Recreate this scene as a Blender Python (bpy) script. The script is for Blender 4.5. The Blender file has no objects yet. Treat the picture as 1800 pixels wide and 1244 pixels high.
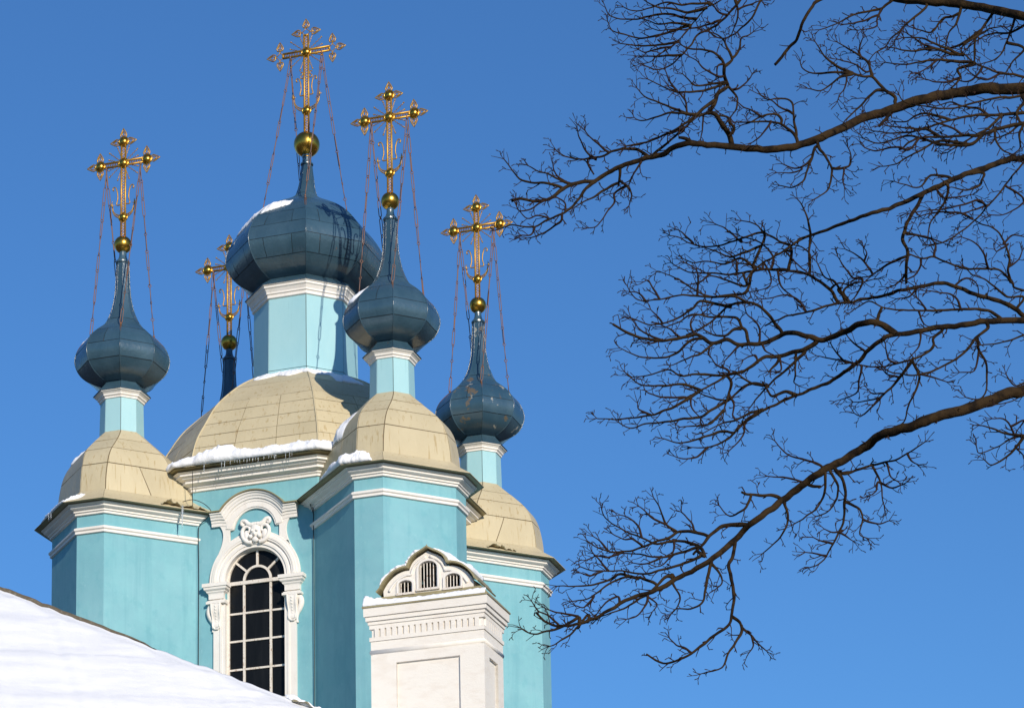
import bpy, bmesh, math, random
from mathutils import Vector, Matrix, noise

# ------------------------------------------------------------------ camera, sky, sun, exposure
scene = bpy.context.scene
col = scene.collection
R = math.radians
F_PX, PITCH, ROLL, CY = 5133.43, 0.183956, -0.018924, 1696.92       # lens measured in pixels of an 1800 px wide frame
cam_d = bpy.data.cameras.new('camera'); cam = bpy.data.objects.new('camera', cam_d); col.objects.link(cam)
cam_d.sensor_fit = 'HORIZONTAL'; cam_d.sensor_width = 36.0
cam_d.lens = 36.0 * F_PX / 1800.0
cam_d.shift_y = (CY - 622.0) / 1800.0                               # rising-front lens, as for architecture
cam_d.clip_start = 0.5; cam_d.clip_end = 20000
_f = Vector((0, math.cos(PITCH), math.sin(PITCH))); _u0 = Vector((0, -math.sin(PITCH), math.cos(PITCH))); _r0 = Vector((1, 0, 0))
CR = _r0 * math.cos(ROLL) + _u0 * math.sin(ROLL); CU = _u0 * math.cos(ROLL) - _r0 * math.sin(ROLL); CF = _f
cam.matrix_world = Matrix(((CR.x, CU.x, -CF.x, 0), (CR.y, CU.y, -CF.y, 0), (CR.z, CU.z, -CF.z, 0), (0, 0, 0, 1)))
scene.camera = cam
GROUND = -1.6                                                       # eye height is z = 0

SUN_AZ, SUN_EL = R(22.5), R(19.0)                                   # azimuth to the right of straight behind the camera
sun_dir = Vector((math.sin(SUN_AZ) * math.cos(SUN_EL), -math.cos(SUN_AZ) * math.cos(SUN_EL), math.sin(SUN_EL)))
world = bpy.data.worlds.new('World'); scene.world = world; world.use_nodes = True
wn = world.node_tree.nodes; bg = wn['Background']
sky = wn.new('ShaderNodeTexSky'); sky.sky_type = 'NISHITA'; sky.sun_disc = False
sky.sun_elevation = SUN_EL; sky.sun_rotation = math.atan2(sun_dir.x, sun_dir.y)
sky.altitude = 100; sky.air_density = 1.2; sky.dust_density = 0.0; sky.ozone_density = 9.5
world.node_tree.links.new(sky.outputs[0], bg.inputs[0]); bg.inputs[1].default_value = 0.135
sun_l = bpy.data.lights.new('sun', 'SUN'); sun_l.energy = 4.3; sun_l.angle = R(0.53); sun_l.color = (1.0, 0.905, 0.77)
sun_o = bpy.data.objects.new('sun', sun_l); col.objects.link(sun_o)
sun_o.rotation_euler = (-sun_dir).to_track_quat('-Z', 'Y').to_euler(); sun_o.location = (10, -20, 60)
vs = scene.view_settings; vs.view_transform = 'Standard'; vs.look = 'None'; vs.exposure = 0.0; vs.gamma = 1.0; vs.use_curve_mapping = False

rnd = random.Random(7)

# ------------------------------------------------------------------ helpers
def ray(u, v):
    return CF * F_PX + CR * (u - 900) - CU * (v - CY)
def at(u, v, Y):
    d = ray(u, v); return d * (Y / d.y)
def dirv(a): return Vector((math.sin(a), -math.cos(a), 0))
Z = Vector((0, 0, 1))

def tag(o, label=None, cat=None, group=None, kind=None):
    if label: o['label'] = label
    if cat: o['category'] = cat
    if group: o['group'] = group
    if kind: o['kind'] = kind
    return o
def mesh(name, verts, faces, mat=None, smooth=False):
    me = bpy.data.meshes.new(name); me.from_pydata([tuple(v) for v in verts], [], faces); me.update()
    if smooth:
        for p in me.polygons: p.use_smooth = True
    if mat: me.materials.append(mat)
    return me
def link(name, me, parent=None, M=None, pinv=None):
    o = bpy.data.objects.new(name, me); col.objects.link(o)
    if parent:
        o.parent = parent
        if pinv is not None: o.matrix_parent_inverse = pinv
    if M is not None: o.matrix_basis = M
    return o
def empty(name, loc):
    o = bpy.data.objects.new(name, None); col.objects.link(o); o.location = loc; o.empty_display_size = .5; return o

class MB:
    """collects verts and faces of one mesh"""
    def __init__(s): s.v = []; s.f = []
    def add(s, vs_, fs):
        b = len(s.v); s.v += [Vector(v) for v in vs_]; s.f += [tuple(i + b for i in f) for f in fs]; return s
    def box(s, M, x0, x1, y0, y1, z0, z1):
        s.add([M @ Vector((x, y, z)) for z in (z0, z1) for y in (y0, y1) for x in (x0, x1)],
              [(0, 2, 3, 1), (4, 5, 7, 6), (0, 1, 5, 4), (2, 6, 7, 3), (0, 4, 6, 2), (1, 3, 7, 5)]); return s
    def tube(s, pts, rad, n=6, cap=True, closed=False):
        pts = [Vector(p) for p in pts]; m = len(pts)
        if not isinstance(rad, (list, tuple)): rad = [rad] * m
        prev = None; b = len(s.v)
        for i, p in enumerate(pts):
            if closed: t = pts[(i + 1) % m] - pts[i - 1]
            else: t = pts[min(i + 1, m - 1)] - pts[max(i - 1, 0)]
            if t.length < 1e-9: t = Vector((0, 0, 1))
            t.normalize()
            if prev is None:
                a = t.cross(Z)
                if a.length < .1: a = t.cross(Vector((1, 0, 0)))
            else: a = prev - t * prev.dot(t)
            if a.length < 1e-6: a = t.orthogonal()
            a.normalize(); prev = a; c = t.cross(a)
            for k in range(n):
                q = 2 * math.pi * k / n
                s.v.append(p + (a * math.cos(q) + c * math.sin(q)) * rad[i])
        for i in range(m if closed else m - 1):
            j = (i + 1) % m
            for k in range(n):
                k2 = (k + 1) % n
                s.f.append((b + i * n + k, b + i * n + k2, b + j * n + k2, b + j * n + k))
        if cap and not closed:
            s.f.append(tuple(b + k for k in range(n))[::-1]); s.f.append(tuple(b + (m - 1) * n + k for k in range(n)))
        return s
    def sphere(s, M, r, seg=16, rings=10, sx=1, sy=1, sz=1):
        vs_ = [M @ Vector((0, 0, r * sz))]
        for i in range(1, rings):
            a = math.pi * i / rings
            for k in range(seg):
                q = 2 * math.pi * k / seg
                vs_.append(M @ Vector((r * math.sin(a) * math.cos(q) * sx, r * math.sin(a) * math.sin(q) * sy, r * math.cos(a) * sz)))
        vs_.append(M @ Vector((0, 0, -r * sz))); fs = []
        for k in range(seg): fs.append((0, 1 + k, 1 + (k + 1) % seg))
        for i in range(rings - 2):
            for k in range(seg):
                a, b2 = 1 + i * seg + k, 1 + i * seg + (k + 1) % seg
                fs.append((a, a + seg, b2 + seg, b2))
        e = len(vs_) - 1
        for k in range(seg): fs.append((e, e - seg + (k + 1) % seg, e - seg + k))
        return s.add(vs_, fs)
    def rings(s, rl, close_top=False, close_bottom=False, wrap=False):
        b = len(s.v); n = len(rl[0])
        for r_ in rl: s.v += [Vector(p) for p in r_]
        m = len(rl)
        for i in range(m if wrap else m - 1):
            j = (i + 1) % m
            for k in range(n):
                k2 = (k + 1) % n
                s.f.append((b + i * n + k, b + i * n + k2, b + j * n + k2, b + j * n + k))
        if close_bottom: s.f.append(tuple(b + k for k in range(n))[::-1])
        if close_top: s.f.append(tuple(b + (m - 1) * n + k for k in range(n)))
        return s
    def mesh(s, name, mat=None, smooth=False, fix=True):
        me = mesh(name, s.v, s.f, None, smooth)
        if fix:
            bm = bmesh.new(); bm.from_mesh(me); bmesh.ops.recalc_face_normals(bm, faces=bm.faces); bm.to_mesh(me); bm.free()
            if smooth:
                for p in me.polygons: p.use_smooth = True
        if mat: me.materials.append(mat)
        return me

def frame(o, x, y, z):
    return Matrix(((x.x, y.x, z.x, o.x), (x.y, y.y, z.y, o.y), (x.z, y.z, z.z, o.z), (0, 0, 0, 1)))
def shape(name, loops, d0, d1, M, mat, bevel=0.0):
    """flat outline(s) with holes, extruded from d0 to d1 along the local z of M"""
    cu = bpy.data.curves.new(name, 'CURVE'); cu.dimensions = '2D'; cu.fill_mode = 'BOTH'
    cu.extrude = (d1 - d0) / 2 - bevel; cu.bevel_depth = bevel; cu.bevel_resolution = 0
    for lp in loops:
        sp = cu.splines.new('POLY'); sp.points.add(len(lp) - 1); sp.use_cyclic_u = True
        for i, (x, y) in enumerate(lp): sp.points[i].co = (x, y, 0, 1)
    ob = bpy.data.objects.new('t', cu); me = bpy.data.meshes.new_from_object(ob)
    bpy.data.objects.remove(ob); bpy.data.curves.remove(cu)
    me.transform(M @ Matrix.Translation((0, 0, (d0 + d1) / 2))); me.name = name
    me.materials.clear(); me.materials.append(mat)
    return me
def sweep(path, normals, prof, mb, closed_prof=True):
    """sweep a profile (list of (outward in plane, off along the face normal)) along plane path"""
    rl = []
    for (p, nrm, fn) in normals: rl.append([p + nrm * a + fn * b for a, b in prof])
    b = len(mb.v); n = len(prof)
    for r_ in rl: mb.v += r_
    for i in range(len(rl) - 1):
        for k in range(n if closed_prof else n - 1):
            k2 = (k + 1) % n
            mb.f.append((b + i * n + k, b + i * n + k2, b + (i + 1) * n + k2, b + (i + 1) * n + k))
    mb.f.append(tuple(b + k for k in range(n))); mb.f.append(tuple(b + (len(rl) - 1) * n + k for k in range(n))[::-1])
def catmull(P, n):
    """smooth 2-D or 3-D polyline through P, n samples per span"""
    P = [Vector(p) for p in P]; out = []
    for i in range(len(P) - 1):
        p0 = P[max(i - 1, 0)]; p1 = P[i]; p2 = P[i + 1]; p3 = P[min(i + 2, len(P) - 1)]
        for k in range(n):
            t = k / n
            out.append(0.5 * ((2 * p1) + (p2 - p0) * t + (2 * p0 - 5 * p1 + 4 * p2 - p3) * t * t + (3 * p1 - p0 - 3 * p2 + p3) * t ** 3))
    out.append(P[-1]); return out
def arc(cx, cy, r, a0, a1, n):
    return [(cx + r * math.cos(R(a0 + (a1 - a0) * i / n)), cy + r * math.sin(R(a0 + (a1 - a0) * i / n))) for i in range(n + 1)]
def lerp(a, b, t): return a + (b - a) * t
def fbm(p, o=4): return noise.fractal(Vector(p), 1.0, 2.0, o)

# ------------------------------------------------------------------ materials
def mk(name, base, rough=.6, metal=0., spec=.5, layers=(), bump=(), bump_dist=.01, vary=0.):
    """layers: (colour, noise scale xyz, low, high, strength); bump: (scale xyz, strength)"""
    m = bpy.data.materials.new(name); m.use_nodes = True; nt = m.node_tree; b = nt.nodes['Principled BSDF']
    b.inputs['Roughness'].default_value = rough; b.inputs['Metallic'].default_value = metal; b.inputs['Specular IOR Level'].default_value = spec
    geo = nt.nodes.new('ShaderNodeNewGeometry'); cur = None
    def noi(sc, det=5, rg=.6):
        mp = nt.nodes.new('ShaderNodeMapping'); mp.inputs['Scale'].default_value = sc; mp.inputs['Location'].default_value = (rnd.random() * 9, rnd.random() * 9, rnd.random() * 9)
        nt.links.new(geo.outputs['Position'], mp.inputs['Vector'])
        n = nt.nodes.new('ShaderNodeTexNoise'); n.inputs['Scale'].default_value = 1; n.inputs['Detail'].default_value = det; n.inputs['Roughness'].default_value = rg
        nt.links.new(mp.outputs[0], n.inputs['Vector']); return n
    for (c, sc, lo, hi, st) in layers:
        n = noi(sc); mr = nt.nodes.new('ShaderNodeMapRange'); mr.inputs[1].default_value = lo; mr.inputs[2].default_value = hi; mr.inputs[4].default_value = st
        nt.links.new(n.outputs[0], mr.inputs[0])
        mx = nt.nodes.new('ShaderNodeMix'); mx.data_type = 'RGBA'; mx.inputs[7].default_value = (*c, 1)
        if cur is None: mx.inputs[6].default_value = (*base, 1)
        else: nt.links.new(cur, mx.inputs[6])
        nt.links.new(mr.outputs[0], mx.inputs[0]); cur = mx.outputs[2]
    if vary and cur is not None:                       # each sheet has a slightly different tone
        oi = nt.nodes.new('ShaderNodeObjectInfo'); mr = nt.nodes.new('ShaderNodeMapRange'); mr.inputs[3].default_value = 1 - vary; mr.inputs[4].default_value = 1 + vary
        nt.links.new(oi.outputs['Random'], mr.inputs[0]); vm = nt.nodes.new('ShaderNodeVectorMath'); vm.operation = 'SCALE'
        nt.links.new(cur, vm.inputs[0]); nt.links.new(mr.outputs[0], vm.inputs[3]); cur = vm.outputs[0]
    if cur is None: b.inputs['Base Color'].default_value = (*base, 1)
    else: nt.links.new(cur, b.inputs['Base Color'])
    prev = None
    for (sc, st) in bump:
        n = noi(sc, 6, .65); bp = nt.nodes.new('ShaderNodeBump'); bp.inputs['Strength'].default_value = st; bp.inputs['Distance'].default_value = bump_dist
        nt.links.new(n.outputs[0], bp.inputs['Height'])
        if prev: nt.links.new(prev, bp.inputs['Normal'])
        prev = bp.outputs[0]
    if prev: nt.links.new(prev, b.inputs['Normal'])
    return m
M_TEAL = mk('teal_plaster', (.195, .43, .485), .85, 0, .2, [((.27, .515, .565), (.55, .55, .4), .40, .70, .85), ((.24, .51, .55), (2.2, 2.2, 1.8), .45, .62, .5), ((.13, .38, .44), (3.5, 3.5, 2.5), .55, .7, .4), ((.155, .40, .46), (.3, .3, .9), .45, .75, .45), ((.50, .33, .17), (2.3, 2.3, 1.5), .745, .76, .9), ((.14, .36, .42), (5, 5, .30), .52, .72, .42), ((.36, .60, .63), (9, 9, 7), .62, .75, .3)], [((30, 30, 30), .25), ((2, 2, 2), .3)], .012)
M_TEALM = mk('pale_teal_painted_metal', (.36, .60, .63), .45, 0, .4, [((.30, .55, .60), (1.5, 1.5, .6), .4, .7, .7), ((.16, .38, .40), (14, 14, 1.0), .62, .82, .5), ((.20, .14, .08), (40, 40, 40), .73, .77, .6)], [((3, 3, 3), .25)], .02)
M_WHITE = mk('white_lime_paint', (.84, .80, .74), .75, 0, .3, [((.76, .70, .62), (2, 2, 2), .45, .75, .7), ((.42, .22, .10), (22, 22, 9), .66, .78, .7), ((.55, .45, .36), (6, 6, .7), .6, .85, .5)], [((25, 25, 25), .35), ((4, 4, 4), .2)], .012)
M_WHITEB = mk('white_painted_brick', (.82, .775, .70), .8, 0, .25, [((.72, .64, .55), (2.5, 2.5, 6), .48, .75, .6), ((.55, .35, .22), (9, 9, 24), .70, .82, .4)], [((5, 5, 15), .5), ((40, 40, 40), .3)], .015)
M_FRAME = mk('peeling_window_paint', (.76, .70, .62), .7, 0, .3, [((.30, .15, .07), (26, 26, 12), .57, .66, .85), ((.60, .52, .42), (5, 5, 5), .5, .7, .6)], [((40, 40, 40), .5)], .01)
M_BEIGE = mk('beige_roof_paint', (.555, .475, .305), .5, 0, .4, [((.49, .415, .26), (1.2, 1.2, .5), .42, .7, .75), ((.36, .25, .10), (14, 14, .22), .575, .66, .6), ((.58, .49, .31), (.8, .8, .8), .55, .8, .5), ((.34, .22, .10), (5, 5, 1.2), .68, .8, .5)], [((2.2, 2.2, 2.2), .5)], .04, .05)
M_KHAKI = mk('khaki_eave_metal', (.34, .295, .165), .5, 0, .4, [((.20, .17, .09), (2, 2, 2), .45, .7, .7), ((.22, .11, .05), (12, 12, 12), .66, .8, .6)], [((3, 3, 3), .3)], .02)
M_SEAM = mk('dark_seam_metal', (.13, .10, .055), .7, 0, .3, [((.20, .09, .03), (9, 9, 9), .5, .7, .6)])
M_BLUE = mk('slate_blue_dome_paint', (.032, .074, .106), .24, 0, .85, [((.058, .112, .152), (1.3, 1.3, .8), .42, .70, .8), ((.02, .055, .09), (16, 16, .7), .62, .80, .55), ((.16, .085, .035), (6, 6, 6), .69, .78, .55)], [((2.0, 2.0, 2.0), .5), ((14, 14, 14), .06)], .04, .13)
M_BLUEP = mk('peeling_blue_dome_paint', (.028, .072, .110), .28, 0, .8, [((.058, .112, .15), (1.3, 1.3, .8), .42, .70, .8), ((.15, .11, .06), (2.3, 2.3, 2.0), .625, .64, .8), ((.33, .33, .29), (2.6, 2.6, 2.0), .625, .64, .9)], [((2.0, 2.0, 2.0), .35)], .03)
M_BLUESEAM = mk('blue_seam_metal', (.012, .022, .03), .6, 0, .3, [((.12, .06, .03), (8, 8, 8), .6, .7, .6)])
M_GOLD = mk('aged_gilding', (.62, .36, .06), .30, 1.0, .5, [((.40, .20, .03), (7, 7, 7), .45, .7, .7)], [((20, 20, 20), .12)], .01)
M_GOLDI = mk('gilded_iron', (.54, .31, .045), .45, .65, .5, [((.24, .09, .03), (14, 14, 14), .45, .7, .8)])
M_IRON = mk('rusty_chain_iron', (.20, .125, .10), .6, .3, .4, [((.26, .11, .05), (5, 5, 5), .5, .65, .8)])
M_SNOW = mk('snow', (.90, .905, .92), .75, 0, .25, [((.84, .86, .90), (3, 3, 3), .5, .75, .6)], [((7, 7, 7), .5), ((40, 40, 40), .35)], .03)
M_SNOWS = mk('wind_smoothed_snow', (.88, .88, .885), .7, 0, .25, [((.76, .77, .80), (.5, .9, 1.5), .45, .75, .6)], [((.7, 1.4, 3), .4), ((3, 4, 9), .2), ((45, 45, 45), .35)], .05)
M_GLASS = mk('dark_window_glass', (.008, .009, .010), .22, 0, .12, [((.02, .021, .022), (5, 5, .5), .5, .75, .6)])
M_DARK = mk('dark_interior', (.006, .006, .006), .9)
M_BARK = mk('oak_bark', (.042, .026, .012), .95, 0, .1, [((.010, .007, .005), (5, 5, 5), .45, .60, .9), ((.10, .085, .03), (5, 5, 5), .70, .78, .6)], [((18, 18, 18), .7), ((60, 60, 60), .4)], .03)
M_TWIG = mk('twig_bark', (.034, .019, .013), .9, 0, .1, [((.022, .013, .010), (4, 4, 4), .4, .7, .7)])
M_RUST = mk('rust_run', (.17, .07, .025), .9, 0, .1, [((.08, .05, .03), (9, 9, 3), .45, .7, .8)])
M_CABLE = mk('black_cable', (.02, .02, .022), .6)
M_ICE = bpy.data.materials.new('ice'); M_ICE.use_nodes = True
_b = M_ICE.node_tree.nodes['Principled BSDF']; _b.inputs['Base Color'].default_value = (.85, .9, .95, 1); _b.inputs['Roughness'].default_value = .12; _b.inputs['Transmission Weight'].default_value = .75; _b.inputs['IOR'].default_value = 1.31

# ------------------------------------------------------------------ setting
M_GROUND = mk('shade_darkened_snow', (.11, .11, .115), .85, 0, .2, [((.06, .057, .055), (.25, .25, .25), .45, .65, .8)], [((1.5, 1.5, 1.5), .5)], .1)  # snowy ground coloured dark: its shade is painted in, to weaken the bounce light
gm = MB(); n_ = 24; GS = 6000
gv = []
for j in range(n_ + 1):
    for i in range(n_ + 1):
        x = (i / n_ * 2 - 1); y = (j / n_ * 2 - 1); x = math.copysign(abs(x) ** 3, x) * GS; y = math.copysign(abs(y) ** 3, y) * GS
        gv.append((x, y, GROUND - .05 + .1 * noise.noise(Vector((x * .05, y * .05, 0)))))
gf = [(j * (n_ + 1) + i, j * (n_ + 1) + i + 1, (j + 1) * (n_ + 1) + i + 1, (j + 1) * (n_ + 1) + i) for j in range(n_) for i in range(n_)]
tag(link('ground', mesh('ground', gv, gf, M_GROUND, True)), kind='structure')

# ------------------------------------------------------------------ cathedral: plan
TH = 0.474212
CX = Vector((-5.118, 72.507, 0))
nW = dirv(TH - math.pi / 4); tW = Vector((-nW.y, nW.x, 0)); nR = tW.copy()
AX = {'C': CX, 'F': CX + nW * 3.415 + nR * 3.66, 'L': CX + nW * 3.415 - nR * 3.66, 'R': CX - nW * 3.415 + nR * 3.66, 'B': CX - nW * 3.415 - nR * 3.66}
cath = empty('cathedral', (CX.x, CX.y, GROUND))
tag(cath, 'teal and white cathedral with five slate blue onion domes, gilded crosses and beige roofs', 'cathedral')
PINV = Matrix.Translation((-CX.x, -CX.y, -GROUND))
def part(name, me, t, label=None, turn=0):
    o = link(name, me, cath, Matrix.Translation(AX[t]) @ Matrix.Rotation(R(turn), 4, 'Z'), PINV)
    if label: o['label'] = label
    return o
def sub(name, me, p, M=None): return link(name, me, p, M)

def octo(A, N, z):
    out = []; w = math.sqrt(2) * N - A
    for k in range(4):
        d = dirv(TH + k * math.pi / 2); e = dirv(TH + (k + 1) * math.pi / 2)
        out += [d * A - e * w + Z * z, d * A + e * w + Z * z]
    return out
def reg(Rr, z): return [dirv(TH - math.pi / 8 + k * math.pi / 4) * Rr + Z * z for k in range(8)]
def hall(a, a2, w1, w2, z):
    # order starts at the window wall (normal nW), then the front diagonal, right wall ...
    out = []
    for k, (n, t) in enumerate(((nW, nR), (nR, -nW), (-nW, -nR), (-nR, nW))):
        A_, w_ = (a, w1) if k % 2 == 0 else (a2, w2)
        out += [n * A_ - t * w_ + Z * z, n * A_ + t * w_ + Z * z]
    return out
def regW(Rr, z): return [dirv(TH - math.pi / 4 - math.pi / 8 + k * math.pi / 4) * Rr + Z * z for k in range(8)]
def offset(poly, o):
    n = len(poly); out = []
    for i in range(n):
        p0, p1, p2 = poly[i - 1], poly[i], poly[(i + 1) % n]
        e1 = (p1 - p0).normalized(); e2 = (p2 - p1).normalized()
        n1 = Vector((e1.y, -e1.x, 0)); n2 = Vector((e2.y, -e2.x, 0))
        k = o / (1 + n1.dot(n2)); out.append(p1 + (n1 + n2) * k)
    return out
def moulding(name, poly, prof, mat, inner=-.05):
    """horizontal moulding round a plan polygon; prof = (offset, z) from bottom to top"""
    mb = MB(); base = [Vector((p.x, p.y, 0)) for p in poly]
    rl = [[q + Z * z for q in offset(base, o)] for o, z in [(inner, prof[0][1])] + list(prof) + [(inner, prof[-1][1])]]
    mb.rings(rl, wrap=True); return mb.mesh(name, mat)
def lerp_tab(tab, z):
    for (z0, *a), (z1, *b) in zip(tab, tab[1:]):
        if z <= z1:
            t = (z - z0) / (z1 - z0); return [lerp(x, y, t) for x, y in zip(a, b)]
    return list(tab[-1][1:])
def smooth_profile(tab, n=10):
    """tab = (r, z) points -> list of (r, z), and a function s(z-row) -> index"""
    return [(p.x, p.y) for p in catmull([(r, z, 0) for r, z in tab], n)]
def shell(ringf, cuts, cols, sub_, mat, seam, nm, gap=.011, thick=.009, jitter=.004, smooth=True, seed=1, stagger=True):
    """sheet-metal shell: core mesh plus one mesh for each sheet. ringf(s) -> 8 verts, cuts = parameter of each seam"""
    rg = random.Random(seed); core = MB(); S = []
    for a, b in zip(cuts, cuts[1:]): S += [lerp(a, b, i / sub_) for i in range(sub_)]
    S.append(cuts[-1]); core.rings([ringf(s) for s in S], close_bottom=False)
    sheets = []
    for i in range(8):
        i2 = (i + 1) % 8
        for r_, (s0, s1) in enumerate(zip(cuts, cuts[1:])):
            nc = cols(i, r_)
            sh = (0.5 / nc if (r_ % 2 and stagger and nc > 1) else 0)
            edges = [0] + [k / nc + sh for k in range(0 if sh else 1, nc)] + [1]
            for f0, f1 in zip(edges, edges[1:]):
                L = (ringf(s0)[i2] - ringf(s0)[i]).length; H = (ringf(s1)[i] - ringf(s0)[i]).length
                L1 = max((ringf(s1)[i2] - ringf(s1)[i]).length, .05)
                cj = [rg.uniform(-jitter, jitter) for _ in range(4)]; vo, vi = [], []
                for k in range(sub_ + 1):
                    t = k / sub_; tt = lerp(gap / max(H, .05), 1 - gap / max(H, .05), t); s = lerp(s0, s1, tt)
                    ra = ringf(s); rb = ringf(min(s + (s1 - s0) * .02, cuts[-1])) if tt < .9 else ra; rc = ringf(s - (s1 - s0) * .02)
                    up = ((rb[i] + rb[i2]) - (rc[i] + rc[i2])); ac = ra[i2] - ra[i]
                    n = ac.cross(up).normalized()
                    mid = (ra[i] + ra[i2]) / 2
                    if n.dot(Vector((mid.x, mid.y, 0))) < 0 and abs(n.z) < .8: n = -n
                    if n.dot(Vector((mid.x, mid.y, 0))) < 0 and abs(n.z) >= .8 and n.z < 0: n = -n
                    Lw = lerp(L, L1, tt); g = gap / Lw
                    for f, ja, jb in ((f0 + g, cj[0], cj[1]), (f1 - g, cj[2], cj[3])):
                        p = ra[i].lerp(ra[i2], f); h = thick + lerp(ja, jb, t)
                        vo.append(p + n * h); vi.append(p - n * .006)
                m = sub_ + 1; fs = [(2 * k, 2 * k + 1, 2 * k + 3, 2 * k + 2) for k in range(sub_)]; b = 2 * m
                for k in range(sub_):
                    fs.append((2 * k, 2 * k + 2, b + 2 * k + 2, b + 2 * k)); fs.append((2 * k + 1, b + 2 * k + 1, b + 2 * k + 3, 2 * k + 3))
                fs.append((0, b, b + 1, 1)); e = 2 * sub_; fs.append((e, e + 1, b + e + 1, b + e))
                me = mesh(nm, vo + vi, fs, mat)
                if smooth:
                    for pi in range(sub_): me.polygons[pi].use_smooth = True
                me.attributes.new('sharp_edge', 'BOOLEAN', 'EDGE')
                key = {tuple(sorted(ed.vertices)): ed.index for ed in me.edges}
                for pf in fs[sub_:]:
                    for q in range(4):
                        kk = tuple(sorted((pf[q], pf[(q + 1) % 4]))); me.attributes['sharp_edge'].data[key[kk]].value = True
                sheets.append(me)
    return core.mesh(nm + '_core', seam), sheets

# ------------------------------------------------------------------ crosses
def heart(mb, M, ln, wd, rad):
    """open leaf outline with an inner drop, pointing along local +y"""
    o = [(0, 0), (wd * .38, .03 * ln), (wd * .5, ln * .27), (wd * .36, ln * .52), (wd * .13, ln * .8), (0, ln)]
    pts = o + [(-x, y) for x, y in o[-2:0:-1]]
    mb.tube([M @ Vector((x, y, 0)) for x, y in pts], rad, 5, closed=True)
    q = [(0, .16), (.2, .22), (.24, .36), (.12, .52), (0, .66), (-.12, .52), (-.24, .36), (-.2, .22)]
    mb.tube([M @ Vector((x * wd, y * ln, 0)) for x, y in q], rad * .8, 5, closed=True)
    mb.tube([M @ Vector((0, -.02, 0)), M @ Vector((0, ln * .17, 0))], rad, 5)
def cross_meshes(big, zc, zc_cr, z_ball, r_ball, z_collar, shift=Vector((0, 0, 0))):
    """list of (name, mesh) in tower coordinates; the first is the shaft"""
    Mx = frame(Vector((0, 0, zc)) + shift, tW, Z, nW)
    P = lambda x, y, z=0: Mx @ Vector((x, y, z))
    k = 1.0; out = []
    arm = .67 if big else .60; top = .50 if big else .52; g = .062 if big else .058; br = .028 if big else .026
    ycr = zc_cr - zc; yb = z_ball + r_ball * .8 - zc
    # shaft and arms: paired bars with a zigzag between
    mb = MB()
    for s in (-1, 1): mb.tube([P(s * g, yb), P(s * g, top)], br, 6)
    n = int((top - yb) / .075)
    mb.tube([P((-1) ** i * g * .8, lerp(yb, top, i / n)) for i in range(n + 1)], br * .5, 4)
    mb.tube([P(-(-1) ** i * g * .8, lerp(yb, top, i / n)) for i in range(n + 1)], br * .5, 4)
    for y in (yb + .02, top): mb.tube([P(-g, y), P(g, y)], br, 6)
    out.append(('cross', mb.mesh('cross_shaft', M_GOLDI, True)))
    mb = MB()
    for s in (-1, 1): mb.tube([P(-arm, s * g), P(arm, s * g)], br, 6)
    n = 18
    for q in (1, -1): mb.tube([P(lerp(-arm, arm, i / n), q * (-1) ** i * g * .8) for i in range(n + 1)], br * .5, 4)
    for x in (-arm, arm): mb.tube([P(x, -g), P(x, g)], br, 6)
    out.append(('cross_arm', mb.mesh('cross_arm', M_GOLDI, True)))
    def boss(x, y, r):
        mb = MB(); M = frame(P(x, y), tW, Z, nW)
        mb.tube([M @ Vector((r * 1.16 * math.cos(a), r * 1.16 * math.sin(a), 0)) for a in [i * math.pi / 10 for i in range(20)]], r * .2, 6, closed=True)
        mb.sphere(M, r, 18, 12, 1, 1, .78)
        out.append(('boss', mb.mesh('boss', M_GOLD, True)))
    boss(0, 0, .112); boss(0, ycr, .10 if not big else .105)
    if not big:
        for x, y in ((-.66, 0), (.66, 0), (0, .59)): boss(x, y, .112)
        fin = [(-.66, .12, 0), (-.78, 0, 90), (-.66, -.12, 180), (.66, .12, 0), (.78, 0, -90), (.66, -.12, 180), (0, .71, 0), (-.12, .59, 90), (.12, .59, -90)]
        for x, y, a in fin:
            mb = MB(); heart(mb, Mx @ Matrix.Translation((x, y, 0)) @ Matrix.Rotation(R(a), 4, 'Z'), .25, .18, .018)
            out.append(('finial', mb.mesh('finial', M_GOLDI, True)))
    else:
        for ox, oy, a0 in ((-.67, 0, 90), (.67, 0, -90), (0, .50, 0)):
            Mo = Mx @ Matrix.Translation((ox, oy, 0)) @ Matrix.Rotation(R(a0), 4, 'Z')
            mb = MB(); Q = lambda x, y: Mo @ Vector((x, y, 0))
            for s in (-1, 1):
                mb.tube([Q(*p) for p in ((s * g, 0), (s * .075, .05), (s * .11, .075), (s * .165, .085))], .012, 5)
                mb.tube([Q(*p) for p in ((s * .165, .085), (s * .10, .10), (s * .04, .15), (0, .215))], .012, 5)
            out.append(('finial_bracket', mb.mesh('finial_bracket', M_GOLDI, True)))
            for x, y, a in ((0, .215, 0), (-.165, .085, 90), (.165, .085, -90)):
                mb = MB(); heart(mb, Mo @ Matrix.Translation((x, y, 0)) @ Matrix.Rotation(R(a), 4, 'Z'), .25, .19, .018)
                out.append(('finial', mb.mesh('finial', M_GOLDI, True)))
    for q in range(4):
        for a, ln in ((19.5, .42), (40, .50), (70, .46)):
            ang = [a, 180 - a, 180 + a, 360 - a][q]; ln2 = ln * (1.12 if big else 1)
            mb = MB(); ca, sa = math.cos(R(ang)), math.sin(R(ang)); n = 11; pts = []
            for i in range(n):
                t = lerp(.12, ln2, i / (n - 1)); w = .012 * (-1) ** i
                pts.append(P(ca * t - sa * w, sa * t + ca * w))
            mb.tube(pts, .012, 4); mb.sphere(Matrix.Translation(P(ca * (ln2 + .015), sa * (ln2 + .015))), .021, 8, 6)
            out.append(('ray', mb.mesh('ray', M_GOLDI, True)))
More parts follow.
